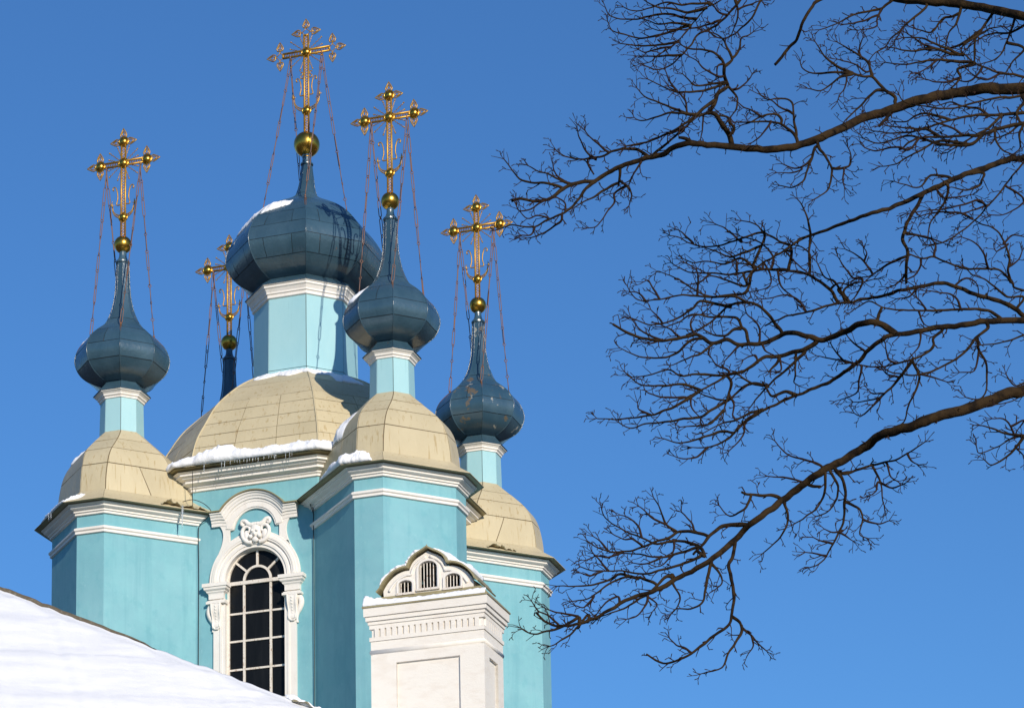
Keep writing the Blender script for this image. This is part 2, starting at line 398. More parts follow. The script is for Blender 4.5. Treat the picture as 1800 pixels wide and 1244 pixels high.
    for s in (-1, 1):        # lyre scrolls
        y0 = -1.13 if not big else -1.22
        pl = [(.07, y0), (.17, y0 - .01), (.185, y0 + .05), (.155, y0 + .17), (.165, y0 + .33), (.205, y0 + .46), (.255, y0 + .50), (.295, y0 + .46), (.285, y0 + .41), (.255, y0 + .42)]
        mb = MB(); mb.tube([P(s * p.x, p.y) for p in catmull([(x, y, 0) for x, y in pl], 3)], .0165, 5)
        out.append(('scroll', mb.mesh('scroll', M_GOLDI, True)))
        if big:
            mb = MB(); pl = [(.07, -.72), (.14, -.74), (.165, -.69), (.13, -.65), (.10, -.60), (.13, -.55), (.165, -.58)]
            mb.tube([P(s * p.x, p.y) for p in catmull([(x, y, 0) for x, y in pl], 3)], .015, 5); out.append(('scroll', mb.mesh('scroll', M_GOLDI, True)))
    rc = .31 if not big else .37; mb = MB()      # crescent: two thin horns under the shaft boss
    for rr, dy, r2 in ((rc, 0, .019), (rc * .93, .055, .016)):
        pts = [(rr * math.sin(R(a)), ycr + rc - rr * math.cos(R(a)) - .02 + dy * math.cos(R(a)) ** 2) for a in range(-97, 98, 8)]
        m = len(pts); mb.tube([P(*p) for p in pts], [r2 * (.45 + .55 * math.sin(math.pi * (i + .5) / m)) for i in range(m)], 6)
    for s in (-1, 1):
        x, y = s * rc, ycr + rc + .03
        mb.tube([P(x, y - .04), P(x + s * .012, y + .05), P(x, y + .14)], [.014, .022, .004], 6)
        mb.tube([P(x - .07, y + .035), P(x, y + .01), P(x + .07, y + .035)], [.006, .014, .006], 5)
    n = 22
    mb.tube([P((rc - .025) * math.sin(R(a)), ycr + rc - (rc - (.02 if i % 2 else .055) * math.cos(R(a))) * math.cos(R(a)) - .01) for i, a in enumerate([lerp(-80, 80, j / n) for j in range(n + 1)])], .007, 4)
    out.append(('crescent', mb.mesh('crescent', M_GOLDI, True)))
    mb = MB(); mb.sphere(Matrix.Translation(Vector((0, 0, z_ball)) + shift), r_ball, 32, 20)
    mb.rings([[Vector((math.cos(i * math.pi / 8) * r, math.sin(i * math.pi / 8) * r, z)) + shift for i in range(16)] for r, z in ((r_ball * .30, z_ball - r_ball * .9), (r_ball * .34, z_ball - r_ball * 1.0), (r_ball * .36, z_ball - r_ball * 1.1))])
    out.append(('orb', mb.mesh('orb', M_GOLD, True)))
    return out

# chain link, shared by all chains: long oval of round iron along local z, length 1 for scaling
lk = MB(); LL, LW = .40, .030
pts = [Vector((LW * math.cos(a), 0, LL / 2 - LW + LW * math.sin(a))) for a in [i * math.pi / 5 for i in range(6)]] + [Vector((LW * math.cos(a), 0, -LL / 2 + LW + LW * math.sin(a))) for a in [math.pi + i * math.pi / 5 for i in range(6)]]
lk.tube(pts, .0115, 5, closed=True); ME_LINK = lk.mesh('link', M_IRON, True)
lk = MB(); lk.tube([Vector((.036 * math.cos(a), 0, .036 * math.sin(a))) for a in [i * math.pi / 5 for i in range(10)]], .011, 5, closed=True); ME_RING = lk.mesh('ring', M_IRON, True)
lk = MB(); lk.tube([Vector((0, 0, -LL / 2)), Vector((0, 0, LL / 2))], .0125, 5); ME_ROD = lk.mesh('rod_link', M_IRON, True)
def chain(t, p0, p1, seed):
    """p0 top on the cross arm, p1 foot on the dome, tower coordinates"""
    rg = random.Random(seed); mb = MB()
    mb.tube([p0 + Vector((0, 0, .07)), p0], .013, 5); mb.sphere(Matrix.Translation(p0), .03, 8, 6)
    mb.tube([p1 + Vector((0, 0, .02)), p1 - Vector((0, 0, .10))], .018, 6); mb.sphere(Matrix.Translation(p1), .03, 8, 6)
    o = part('chain', mb.mesh('chain_shackles', M_IRON, True), t)
    n = max(4, round((p1 - p0).length / .47)); sag = (p1 - p0).length * .012
    pts = []
    for i in range(n + 1):
        s = i / n; pts.append(p0.lerp(p1, s) + Vector((0, 0, -sag * 4 * s * (1 - s))) * 1)
    for i in range(n):
        a, b = pts[i], pts[i + 1]; d = b - a; q = d.to_track_quat('Z', 'Y').to_matrix().to_4x4()
        M = Matrix.Translation((a + b) / 2) @ q @ Matrix.Rotation(rg.uniform(0, math.pi), 4, 'Z') @ Matrix.Diagonal((1, 1, (d.length - .045) / LL, 1))
        sub('chain_link', ME_LINK if i < n - 3 or rg.random() < .4 else ME_ROD, o, M)
        if i: sub('ring', ME_RING, o, Matrix.Translation(a) @ q @ Matrix.Rotation(rg.uniform(0, math.pi), 4, 'Z'))

# ------------------------------------------------------------------ tower kit (shared meshes)
TA, TN = 1.49, 1.739
TURN = {'F': 0, 'L': -90, 'R': 90, 'B': 180}
def tplan(z, k=1.0):
    """tower plan: chamfered towards the outside (direction TH), straight side walls running back into the hall"""
    o_, e_ = dirv(TH), dirv(TH + math.pi / 2)
    w_ = math.sqrt(2) * TN - TA
    q = [o_ * TA - e_ * w_, o_ * TA + e_ * w_, e_ * TA + o_ * w_, e_ * TA - o_ * 1.60, e_ * (TA - .03) - o_ * 1.63, e_ * -(TA - .03) - o_ * 1.63, e_ * -TA - o_ * 1.60, e_ * -TA + o_ * w_]
    return [p * k + Z * z for p in q]
kit = {}
kit['wall'] = MB().rings([tplan(GROUND - .2), tplan(24.44)], True, True).mesh('tower_wall', M_TEAL)
kit['string'] = moulding('string_course', tplan(0), [(.02, 23.80), (.05, 23.815), (.05, 23.87), (.085, 23.90), (.085, 23.945), (.03, 23.98)], M_WHITE)
kit['cornice'] = moulding('cornice', tplan(0), [(.02, 24.28), (.06, 24.29), (.06, 24.335), (.10, 24.35), (.10, 24.385), (.16, 24.41), (.20, 24.435), (.20, 24.47), (.26, 24.50), (.26, 24.525)], M_WHITE)
def eave_ring(base, o0, z0, o1, z1, th, mat, nm):
    """one bent sheet for each side of the roof skirt"""
    out = []; b0 = [Vector((p.x, p.y, 0)) for p in base]; i0 = offset(b0, o0); i1 = offset(b0, o1); im = offset(b0, lerp(o0, o1, .35))
    n = len(base); zm = lerp(z0, z1, .42)
    for i in range(n):
        j = (i + 1) % n; vs_ = []
        for p, q, z in ((i0[i], i0[j], z0), (im[i], im[j], zm), (i1[i], i1[j], z1)):
            e = (q - p).normalized() * .004; vs_ += [p + e + Z * z, q - e + Z * z, p + e + Z * (z - th), q - e + Z * (z - th)]
        fs = []
        for k in (0, 4): fs += [(k, k + 1, k + 5, k + 4), (k + 2, k + 6, k + 7, k + 3), (k, k + 4, k + 6, k + 2), (k + 1, k + 3, k + 7, k + 5)]
        fs += [(0, 2, 3, 1), (8, 9, 11, 10)]
        mb = MB(); mb.add(vs_, fs); out.append(mb.mesh(nm, mat))
    return out
def eave_under(base, o1, z1, mat, nm, inner=-.02):
    mb = MB(); b0 = [Vector((p.x, p.y, 0)) for p in base]
    mb.rings([[p + Z * (z1 - .035) for p in offset(b0, inner)], [p + Z * (z1 - .022) for p in offset(b0, o1 - .03)]]); return mb.mesh(nm, mat)
kit['eaves'] = eave_ring(tplan(0), -.10, 24.96, .42, 24.555, .014, M_BEIGE, 'eave_sheet')
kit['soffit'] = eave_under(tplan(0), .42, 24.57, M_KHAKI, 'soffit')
DTAB = [(24.94, .93), (25.3, .913), (25.69, .873), (25.95, .823), (26.17, .742), (26.46, .579), (26.69, .44), (26.90, .315)]
dprof = smooth_profile([(k, z) for z, k in DTAB], 6)
def tdome(s):
    i = min(int(s), len(dprof) - 2); t = s - i; k = lerp(dprof[i][0], dprof[i + 1][0], t); z = lerp(dprof[i][1], dprof[i + 1][1], t)
    b = max(0, min(1, (.913 - k) / .55)); c_ = max(0, min(1, (z - 24.94) / .75)); A1, A2 = [p.lerp(q, c_) for p, q in zip(tplan(z, k), octo(TA * k, TN * k, z))], reg(1.76 * k, z)
    return [p.lerp(q, b) for p, q in zip(A1, A2)]
def pidx(prof, z, rev=False):
    for i in range(len(prof) - 1):
        z0, z1 = prof[i][1], prof[i + 1][1]
        if min(z0, z1) <= z <= max(z0, z1) and z0 != z1: return i + (z - z0) / (z1 - z0)
    return len(prof) - 1.0
kit['dome'] = shell(tdome, [0, pidx(dprof, 25.68), pidx(dprof, 26.16), pidx(dprof, 26.52), len(dprof) - 1.001], lambda i, r: (2 if r == 0 and i in (2, 6) else 1), 5, M_BEIGE, M_SEAM, 'roof_sheet', seed=3, jitter=.006)
# drum
DR = .545
kit['drumcore'] = MB().rings([reg(DR - .012, 26.5), reg(DR - .012, 28.1)], True, True).mesh('drum', M_SEAM)
def ring_lin(r0, z0, r1, z1): return lambda s: reg(lerp(r0, r1, s), lerp(z0, z1, s))
kit['drum'] = shell(ring_lin(DR + .02, 26.66, DR - .006, 27.83), [0, .16, 1], lambda i, r: 1, 2, M_TEALM, M_SEAM, 'drum_sheet', gap=.007, thick=.006, jitter=.002, smooth=False, seed=5)
kit['dcornice'] = moulding('drum_cornice', reg(DR, 0), [(.0, 27.78), (.03, 27.79), (.03, 27.83), (.07, 27.86), (.07, 27.895), (.115, 27.935), (.15, 27.95), (.15, 27.985)], M_WHITE, -.03)
kit['skirt'] = eave_ring(reg(DR, 0), -.07, 28.33, .175, 27.985, .012, M_BLUE, 'skirt_sheet')
OTAB = [(.43, 28.25), (.62, 28.285), (.90, 28.41), (1.09, 28.60), (1.19, 28.86), (1.175, 29.08), (1.06, 29.33), (.84, 29.56), (.60, 29.76), (.43, 29.96), (.325, 30.18), (.262, 30.38), (.205, 30.66), (.178, 30.95), (.165, 31.25), (.152, 31.62)]
oprof = smooth_profile(OTAB, 6)
def tonion(s):
    i = min(int(s), len(oprof) - 2); t = s - i; return reg(lerp(oprof[i][0], oprof[i + 1][0], t), lerp(oprof[i][1], oprof[i + 1][1], t))
kit['onion'] = shell(tonion, [0.0, pidx(oprof, 28.66), pidx(oprof, 29.08), pidx(oprof, 29.54), pidx(oprof, 29.97), pidx(oprof, 31.6)], lambda i, r: (2 if r == 2 and i % 2 else 1), 7, M_BLUE, M_BLUESEAM, 'dome_sheet', gap=.009, thick=.008, jitter=.004, seed=9)
mb = MB()
mb.rings([[Vector((math.cos(a) * r, math.sin(a) * r, z)) for a in [i * math.pi / 10 for i in range(20)]] for r, z in ((.155, 31.58), (.185, 31.61), (.185, 31.645), (.12, 31.72), (.095, 31.80), (.09, 31.93))], True, True)
kit['collar'] = mb.mesh('neck_collar', M_BLUE)
kit['cross'] = cross_meshes(False, 34.37, 32.877, 32.12, .227, 31.67)
WHERE = {'F': 'front', 'L': 'left', 'R': 'right', 'B': 'rear'}
LAB = {'F': 'corner tower nearest the viewer, behind the white chimney', 'L': 'corner tower at the left end of the church', 'R': 'corner tower at the right end, part hidden by the chimney', 'B': 'rear corner tower hidden behind the main roof'}

def rib_mesh(ringf, n):
    mb = MB()
    for i in range(8): mb.tube([(lambda p: p + Vector((p.x, p.y, 0)).normalized() * .006)(ringf(n * k / 60)[i]) for k in range(61)], .013, 5)
    return mb.mesh('rib_seam', M_BLUE, True)
def run_mesh(ringf, prof, z0, vs_i, seed):
    rg = random.Random(seed); mb = MB()
    for i in vs_i:
        ln = rg.uniform(.25, .5); n = 8; s0, s1 = pidx(prof, z0), pidx(prof, z0 - ln)
        P_ = [ringf(lerp(s0, s1, k / n))[i] for k in range(n + 1)]; d_ = Vector((P_[0].x, P_[0].y, 0)).normalized(); e_ = Vector((-d_.y, d_.x, 0)); sh = rg.uniform(.02, .05)
        for sgn in (-1, 1):
            mb.tube([p + d_ * (.002) + e_ * sgn * sh * .3 for p in P_], [lerp(.020, .006, k / n) for k in range(n + 1)], 5)
    return mb.mesh('rust_run', M_RUST, True)
RUNS = {False: run_mesh(tonion, oprof, 29.62, (0, 2, 4, 6), 4)}
RIBS = {False: rib_mesh(tonion, len(oprof) - 1.5)}
def onion_group(t, core, sheets, collar, lab, mat=None):
    o = part('onion_dome', core, t, lab)
    for me in sheets:
        s = sub('dome_sheet', me, o)
        if mat: s.material_slots[0].link = 'OBJECT'; s.material_slots[0].material = mat
    sub('neck_collar', collar, o); sub('rib_seam', RIBS[t == 'C'], o); sub('rust_run', RUNS[t == 'C'], o)
    return o
def put_cross(t, ml, lab):
    o = part('cross', ml[0][1], t, lab)
    for n, me in ml[1:]: sub(n, me, o)
for t in ('F', 'L', 'R', 'B'):
    w = part('corner_tower', kit['wall'], t, LAB[t], TURN[t]); sub('string_course', kit['string'], w); sub('cornice', kit['cornice'], w); sub('soffit', kit['soffit'], w)
    r_ = part('tower_roof', kit['dome'][0], t, None, TURN[t])
    for me in kit['dome'][1]: sub('roof_sheet', me, r_)
    for me in kit['eaves']: sub('eave_sheet', me, r_)
    d = part('drum', kit['drumcore'], t)
    for me in kit['drum'][1]: sub('drum_sheet', me, d)
    sub('cornice', kit['dcornice'], d)
    for me in kit['skirt']: sub('skirt_sheet', me, d)
    onion_group(t, kit['onion'][0], kit['onion'][1], kit['collar'], {'R': 'slate blue onion dome with peeling paint and bare patches'}.get(t), M_BLUEP if t == 'R' else None)
    put_cross(t, kit['cross'], 'gilded openwork cross with round bosses on the %s corner tower' % WHERE[t])
    for i, (sx, az) in enumerate(((-1, -85.3), (-1, 184.7), (1, 4.7), (1, 94.7))):
        p0 = Vector((0, 0, 34.37 - .10)) + tW * (.48 * sx) + nW * (.02 * (1 if i % 2 else -1))
        chain(t, p0, dirv(R(az)) * .80 + Z * 29.64, hash((t, i)) % 99 if False else ord(t) * 7 + i)

# ------------------------------------------------------------------ central drum, onion and cross
HB = hall(3.45, 3.69, 1.68, 1.62, 0)
def h_ring(o, z): return [p + Z * z for p in offset(HB, o)]
DRC = 1.35
d = part('drum', MB().rings([regW(DRC - .015, 28.4), regW(DRC - .015, 31.5)], True, True).mesh('drum', M_SEAM), 'C', 'large octagonal central drum of pale teal sheet metal')
for me in shell(lambda s: regW(lerp(DRC + .025, DRC - .005, s), lerp(28.78, 31.1, s)), [0, .115, 1], lambda i, r: 1, 2, M_TEALM, M_SEAM, 'drum_sheet', gap=.008, thick=.007, jitter=.003, smooth=False, seed=8)[1]: sub('drum_sheet', me, d)
sub('cornice', moulding('drum_cornice', regW(DRC, 0), [(.0, 31.02), (.05, 31.04), (.05, 31.12), (.085, 31.14), (.085, 31.185), (.10, 31.21), (.13, 31.26), (.165, 31.285), (.165, 31.33), (.20, 31.35), (.20, 31.375)], M_WHITE, -.03), d)
for me in eave_ring(regW(DRC, 0), -.16, 31.74, .225, 31.38, .014, M_BLUE, 'skirt_sheet'): sub('skirt_sheet', me, d)
CTAB = [(1.12, 31.58), (1.42, 31.66), (1.74, 31.84), (1.98, 32.12), (2.09, 32.48), (2.02, 32.80), (1.80, 33.16), (1.50, 33.50), (1.15, 33.78), (.80, 33.99), (.50, 34.16), (.31, 34.33), (.235, 34.50), (.195, 34.70), (.158, 34.95), (.125, 35.26)]
cprof = smooth_profile(CTAB, 6); LEAN = Vector((.062, .004, 0))
def conion(s):
    i = min(int(s), len(cprof) - 2); t = s - i; z = lerp(cprof[i][1], cprof[i + 1][1], t)
    return [p + LEAN * max(0, min(1, (z - 33.6) / 1.2)) for p in regW(lerp(cprof[i][0], cprof[i + 1][0], t), z)]
co = shell(conion, [0.0] + [pidx(cprof, z) for z in (31.97, 32.43, 32.80, 33.24, 33.80, 34.36, 35.25)], lambda i, r: (2 if r in (1, 3) else 1), 6, M_BLUE, M_BLUESEAM, 'dome_sheet', gap=.009, thick=.009, jitter=.006, seed=12)
mb = MB()
mb.rings([[Vector((math.cos(a) * r, math.sin(a) * r, z)) + LEAN for a in [i * math.pi / 10 for i in range(20)]] for r, z in ((.13, 35.22), (.172, 35.25), (.172, 35.285), (.125, 35.33), (.115, 35.46), (.13, 35.52))], True, True)
RUNS[True] = run_mesh(conion, cprof, 33.80, (1, 3, 5, 7), 6); RIBS[True] = rib_mesh(conion, len(cprof) - 1.5)
onion_group('C', co[0], co[1], mb.mesh('neck_collar', M_BLUE), 'broad central onion dome of slate blue sheet metal')
put_cross('C', cross_meshes(True, 38.497, 36.82, 35.842, .345, 35.3, LEAN), 'tallest gilded cross with leaf finials on the central dome')
for i, (sx, az) in enumerate(((-1, -62.8 - 22.5), (-1, 184.7), (1, 4.7), (1, 94.7))):
    chain('C', Vector((0, 0, 38.497 - .10)) + LEAN + tW * (.45 * sx) + nW * (.03 * (1 if i % 2 else -1)), dirv(R(az)) * 1.13 + Z * 33.86, 50 + i)

# ------------------------------------------------------------------ hall: walls, cornice, big roof
mb = MB(); lo, hi = h_ring(0, GROUND - .2), h_ring(0, 25.5); mb.rings([lo, hi], True, False); mb.f = [f for f in mb.f if set(f) != {0, 1, 8, 9}]
hallw = part('hall_wall', mb.mesh('hall_wall', M_TEAL, fix=False), 'C')
MW = frame(nW * 3.45, tW, Z, nW); U0 = .015
def W(x, y, z=0): return MW @ Vector((x + U0, y, z))
MWU = MW @ Matrix.Translation((U0, 0, 0))
SP, RW, SILL = 22.735, .80, 19.60
hole = [(-RW, SILL), (RW, SILL)] + arc(0, SP, RW, 0, 180, 24)
wb = part('window_bay_wall', shape('window_bay_wall', [[(-1.68 - U0, GROUND - .2), (1.68 - U0, GROUND - .2), (1.68 - U0, 25.5), (-1.68 - U0, 25.5)], hole], -.45, 0, MWU, M_TEAL), 'C')
sub('cornice', moulding('hall_cornice', HB, [(.01, 25.165), (.05, 25.18), (.05, 25.225), (.10, 25.26), (.10, 25.295), (.21, 25.33), (.24, 25.335), (.24, 25.40), (.33, 25.425), (.36, 25.455), (.42, 25.475), (.42, 25.52), (.50, 25.55)], M_WHITE), hallw)
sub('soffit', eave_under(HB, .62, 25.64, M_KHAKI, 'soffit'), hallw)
HTAB = [(3.47, 25.93), (3.40, 26.29), (3.29, 26.67), (3.07, 27.13), (2.86, 27.55), (2.64, 27.86), (2.19, 28.34), (1.75, 28.68), (1.27, 28.96)]
hprof = smooth_profile(HTAB, 6)
def hdome(s):
    i = min(int(s), len(hprof) - 2); t = s - i; a = lerp(hprof[i][0], hprof[i + 1][0], t); z = lerp(hprof[i][1], hprof[i + 1][1], t)
    b = max(0, min(1, (3.4 - a) / 2.1)); H1 = hall(a, a * 1.07, a * .492, a * .48, z); H2 = regW(a / math.cos(math.pi / 8), z)
    return [p.lerp(q, b) for p, q in zip(H1, H2)]
hd = shell(hdome, [0] + [pidx(hprof, z) for z in (26.36, 26.70, 27.06, 27.44, 27.74, 28.30)] + [len(hprof) - 1.001], lambda i, r: (3 if i % 2 == 0 else 2) if r < 5 else 1, 3, M_BEIGE, M_SEAM, 'roof_sheet', stagger=False, gap=.007, thick=.007, jitter=.006, seed=21)
mr_ = part('main_roof', hd[0], 'C', 'large faceted beige sheet metal roof below the central drum')
for me in hd[1]: sub('roof_sheet', me, mr_)
for me in eave_ring(HB, .0, 26.0, .62, 25.64, .016, M_BEIGE, 'eave_sheet'): sub('eave_sheet', me, mr_)
mb = MB()
for i in range(8):                                   # standing ribs over the hips
    pts = [hdome(lerp(0, len(hprof) - 1.001, k / 30))[i] * 1.0 for k in range(31)]
    mb.tube([p + Vector((p.x, p.y, 0)).normalized() * .012 for p in pts], .022, 5)
sub('hip_rib', mb.mesh('hip_rib', M_BEIGE, True), mr_)

# ------------------------------------------------------------------ the arched window and its stucco surround
win = part('arched_window', shape('window_frame', [[(-RW, SILL), (RW, SILL)] + arc(0, SP, RW, 0, 180, 28), [(-.745, SILL + .09), (.745, SILL + .09)] + arc(0, SP + .02, .745, 0, 180, 28)], -.20, -.10, MWU, M_FRAME), 'C', 'tall round-headed window with white muntins and black panes')
def bar(name, M, x0, x1, y0, y1, z0, z1, mat=M_FRAME):
    return sub(name, MB().box(M, x0, x1, y0, y1, z0, z1).mesh(name, mat), win)
ROWS = [SILL + .09, 20.485, 21.213, 21.923, 22.69]; COLS = [-.745, -.355, .355, .745]
for x in (-.355, .355): bar('muntin', MWU, x - .028, x + .028, SILL + .09, 22.66, -.175, -.105)
for y in ROWS[1:4]:
    for x0, x1 in zip(COLS, COLS[1:]): bar('muntin', MWU, x0 + (.028 if x0 > -.7 else 0), x1 - (.028 if x1 < .7 else 0), y - .024, y + .024, -.172, -.112)
bar('transom', MWU, -.745, .745, 22.655, 22.745, -.18, -.085)
sub('muntin', shape('fan_arc', [arc(0, SP + .01, .385, 2, 178, 20) + arc(0, SP + .01, .325, 178, 2, 20)], -.175, -.105, MWU, M_FRAME), win)
for a in (90, 41, 139):
    Mr = MWU @ Matrix.Translation((0, SP + .01, 0)) @ Matrix.Rotation(R(a), 4, 'Z'); bar('muntin', Mr, .383, .755, -.027, .027, -.173, -.107)
for x0, x1 in zip(COLS, COLS[1:]):
    for y0, y1 in zip(ROWS, ROWS[1:]): bar('pane', MWU, x0 - .01, x1 + .01, y0 - .01, y1 + .01, -.155, -.147, M_GLASS)
sub('pane', shape('fan_pane', [arc(0, SP + .01, .35, 0, 180, 16)], -.156, -.148, MWU, M_GLASS), win)
for a0, a1 in ((0, 41), (41, 90), (90, 139), (139, 180)):
    sub('pane', shape('fan_pane', [arc(0, SP + .01, .76, a0, a1, 10) + arc(0, SP + .01, .355, a1, a0, 8)], -.157, -.149, MWU, M_GLASS), win)
sub('sill', MB().box(MWU, -.86, .86, SILL - .12, SILL + .02, -.2, .10).mesh('sill', M_FRAME), win)

sur = part('window_surround', shape('archivolt', [arc(0, SP, 1.0, 0, 180, 36) + arc(0, SP, RW - .005, 180, 0, 36)], -.10, .055, MWU, M_WHITE), 'C', 'white baroque stucco surround with scrolled hood')
for r0, r1, d0 in ((.87, .93, .085), (1.0, 1.13, .10), (1.13, 1.205, .07), (1.045, 1.085, .115)):
    sub('archivolt_moulding', shape('archivolt_moulding', [arc(0, SP, r1, 0, 180, 40) + arc(0, SP, r0, 180, 0, 40)], -.02, d0, MWU, M_WHITE, .008), sur)
for s in (-1, 1):
    x0, x1 = sorted((s * .795, s * 1.105))
    sub('jamb', MB().box(MWU, x0, x1, SILL - .3, 22.3, -.10, .06).mesh('jamb', M_WHITE), sur)
    x0, x1 = sorted((s * .87, s * .93)); sub('jamb_bead', MB().box(MWU, x0, x1, SILL - .3, 22.3, .0, .078).mesh('jamb_bead', M_WHITE), sur)
    # capital: stacked mouldings
    cx = s * 1.015; mb = MB()
    for hw, y0, y1, d0 in ((.335, 22.60, 22.69, .215), (.305, 22.565, 22.60, .19), (.20, 22.30, 22.43, .105), (.255, 22.175, 22.235, .15), (.225, 22.235, 22.262, .13)):
        mb.box(MWU, cx - hw, cx + hw, y0, y1, -.05, d0)
    lo_ = [(cx - .205, -.05), (cx + .205, -.05), (cx + .205, .108), (cx - .205, .108)]; mi = [(cx - .25, -.05), (cx + .25, -.05), (cx + .25, .14), (cx - .25, .14)]; up_ = [(cx - .30, -.05), (cx + .30, -.05), (cx + .30, .187), (cx - .30, .187)]
    mb.rings([[MWU @ Vector((x, y, z)) for x, z in q] for q, y in ((lo_, 22.42), (lo_, 22.44), (mi, 22.48), (mi, 22.50), (up_, 22.54), (up_, 22.57))], True, True)
    sub('capital', mb.mesh('capital', M_WHITE), sur)
    # console with beads and a leaf hanging on the outer side
    prof = [(.0, 22.19), (.13, 22.19), (.15, 22.10), (.145, 21.98), (.11, 21.86), (.085, 21.74), (.105, 21.64), (.10, 21.575), (.05, 21.545), (.0, 21.53)]
    prof = [(p.x, p.y) for p in catmull([(a, b, 0) for a, b in prof], 3)]
    mb = MB(); hw = .145
    def wq(t): return hw * (1 - .28 * t)
    m = len(prof); y_t, y_b = 22.19, 21.53; ringA = [MWU @ Vector((cx - wq((y_t - y) / (y_t - y_b)), y, z)) for z, y in prof]; ringB = [MWU @ Vector((cx + wq((y_t - y) / (y_t - y_b)), y, z)) for z, y in prof]
    mb.add(ringA + ringB, [(i, i + 1, m + i + 1, m + i) for i in range(m - 1)] + [tuple(range(m)), tuple(range(2 * m - 1, m - 1, -1))])
    for i in range(6):
        y = 22.10 - i * .075; z = lerp_tab([(22.19 - q[1], q[0]) for q in prof[3:-4]], 22.19 - y)[0]; mb.sphere(MWU @ Matrix.Translation((cx + .0, y, z)), .028 - i * .002, 8, 6, 1, 1, .8)
    for e in (-1, 1): mb.tube([MWU @ Vector((cx + e * wq((y_t - y) / .66) * .82, y, z + .004)) for z, y in prof[2:-3:2]], .02, 5)
    mb.tube([MWU @ Vector((cx + x, y, .09)) for x, y in ((-.10, 21.60), (-.03, 21.53), (.04, 21.53), (.10, 21.60))], .024, 6)
    sub('console', mb.mesh('console', M_WHITE), sur)
    mb = MB(); pl = [(.15, 22.16), (.22, 22.08), (.235, 21.95), (.19, 21.82), (.14, 21.72), (.12, 21.60), (.13, 21.47)]
    pts = catmull([(x, y, 0) for x, y in pl], 4); m = len(pts)
    mb.tube([MWU @ Vector((cx + s * (p.x - .02), p.y, .03)) for p in pts], [.075 * (.35 + .65 * abs(math.sin(2.6 * (i / m) + .9))) for i in range(m)], 8)
    sub('side_leaf', mb.mesh('side_leaf', M_WHITE, True), sur)
# neck plate with the teal tympanum showing through
outer = [(p.x, p.y) for p in catmull([(1.02, 23.34, 0), (.97, 23.46, 0), (.885, 23.66, 0), (.842, 23.86, 0), (.85, 24.02, 0), (.90, 24.14, 0), (.97, 24.24, 0)], 4)]
outl = outer + [(.97, 24.4)] + [(-.97, 24.4)] + [(-x, y) for x, y in outer[::-1]] + [(-.7, 23.6)] + arc(0, SP, 1.08, 128, 52, 10) + [(.7, 23.6)]
inn = [(.665, 23.62), (.665, 24.045), (.575, 24.045)] + arc(0, 23.98, .56, 8, 172, 24) + [(-.575, 24.045), (-.665, 24.045), (-.665, 23.62)] + arc(0, SP, 1.10, 126, 54, 10)
def hood_y(x):
    ax = abs(x); return 24.50 if ax > .86 else 23.915 + math.sqrt(1.03 ** 2 - ax * ax)
outl2 = outer + [(x / 20 * .97, hood_y(x / 20 * .97) - .2) for x in range(20, -21, -1)] + [(-x, y) for x, y in outer[::-1]] + arc(0, SP, 1.10, 137, 43, 12)
sub('neck_plate', shape('neck_plate', [outl2, inn], -.01, .062, MWU, M_WHITE, .006), sur)
sub('inner_arch_moulding', shape('inner_arch_moulding', [arc(0, 23.98, .76, 8, 172, 28) + arc(0, 23.98, .60, 172, 8, 28)], .0, .085, MWU, M_WHITE, .008), sur)
hp = [(-1.145, 24.50), (-1.0, 24.50), (-.87, 24.50)] + arc(0, 23.915, 1.03, 180 - math.degrees(math.acos(.85 / 1.03)), math.degrees(math.acos(.85 / 1.03)), 28) + [(.87, 24.50), (1.0, 24.50), (1.145, 24.50)]
def hood_frames(pts, dz=0):
    out = []; V = [Vector((x, y, 0)) for x, y in pts]
    for i, p in enumerate(V):
        t1 = (V[min(i + 1, len(V) - 1)] - V[i]); t0 = V[i] - V[max(i - 1, 0)]
        n = [Vector((-t.y, t.x, 0)).normalized() for t in (t0, t1) if t.length > 1e-6]; nn = n[0] + n[-1]; nn = nn * (1 / (1 + n[0].dot(n[-1])) if len(n) == 2 else .5)
        out.append((MWU @ p, MWU.to_3x3() @ nn, nW))
    return out
mb = MB(); sweep(None, hood_frames(hp), [(0, 0), (0, .22), (-.04, .225), (-.055, .19), (-.10, .175), (-.12, .15), (-.165, .14), (-.18, .105), (-.23, .10), (-.245, .08), (-.32, .075), (-.32, 0)], mb)
sub('hood', mb.mesh('hood', M_WHITE), sur)
mb = MB(); sweep(None, hood_frames([(-1.20, 24.50)] + hp + [(1.20, 24.50)]), [(.004, -.02), (.004, .27), (.03, .275), (.045, -.02)], mb)
sub('hood_sheet', mb.mesh('hood_sheet', M_KHAKI), sur)
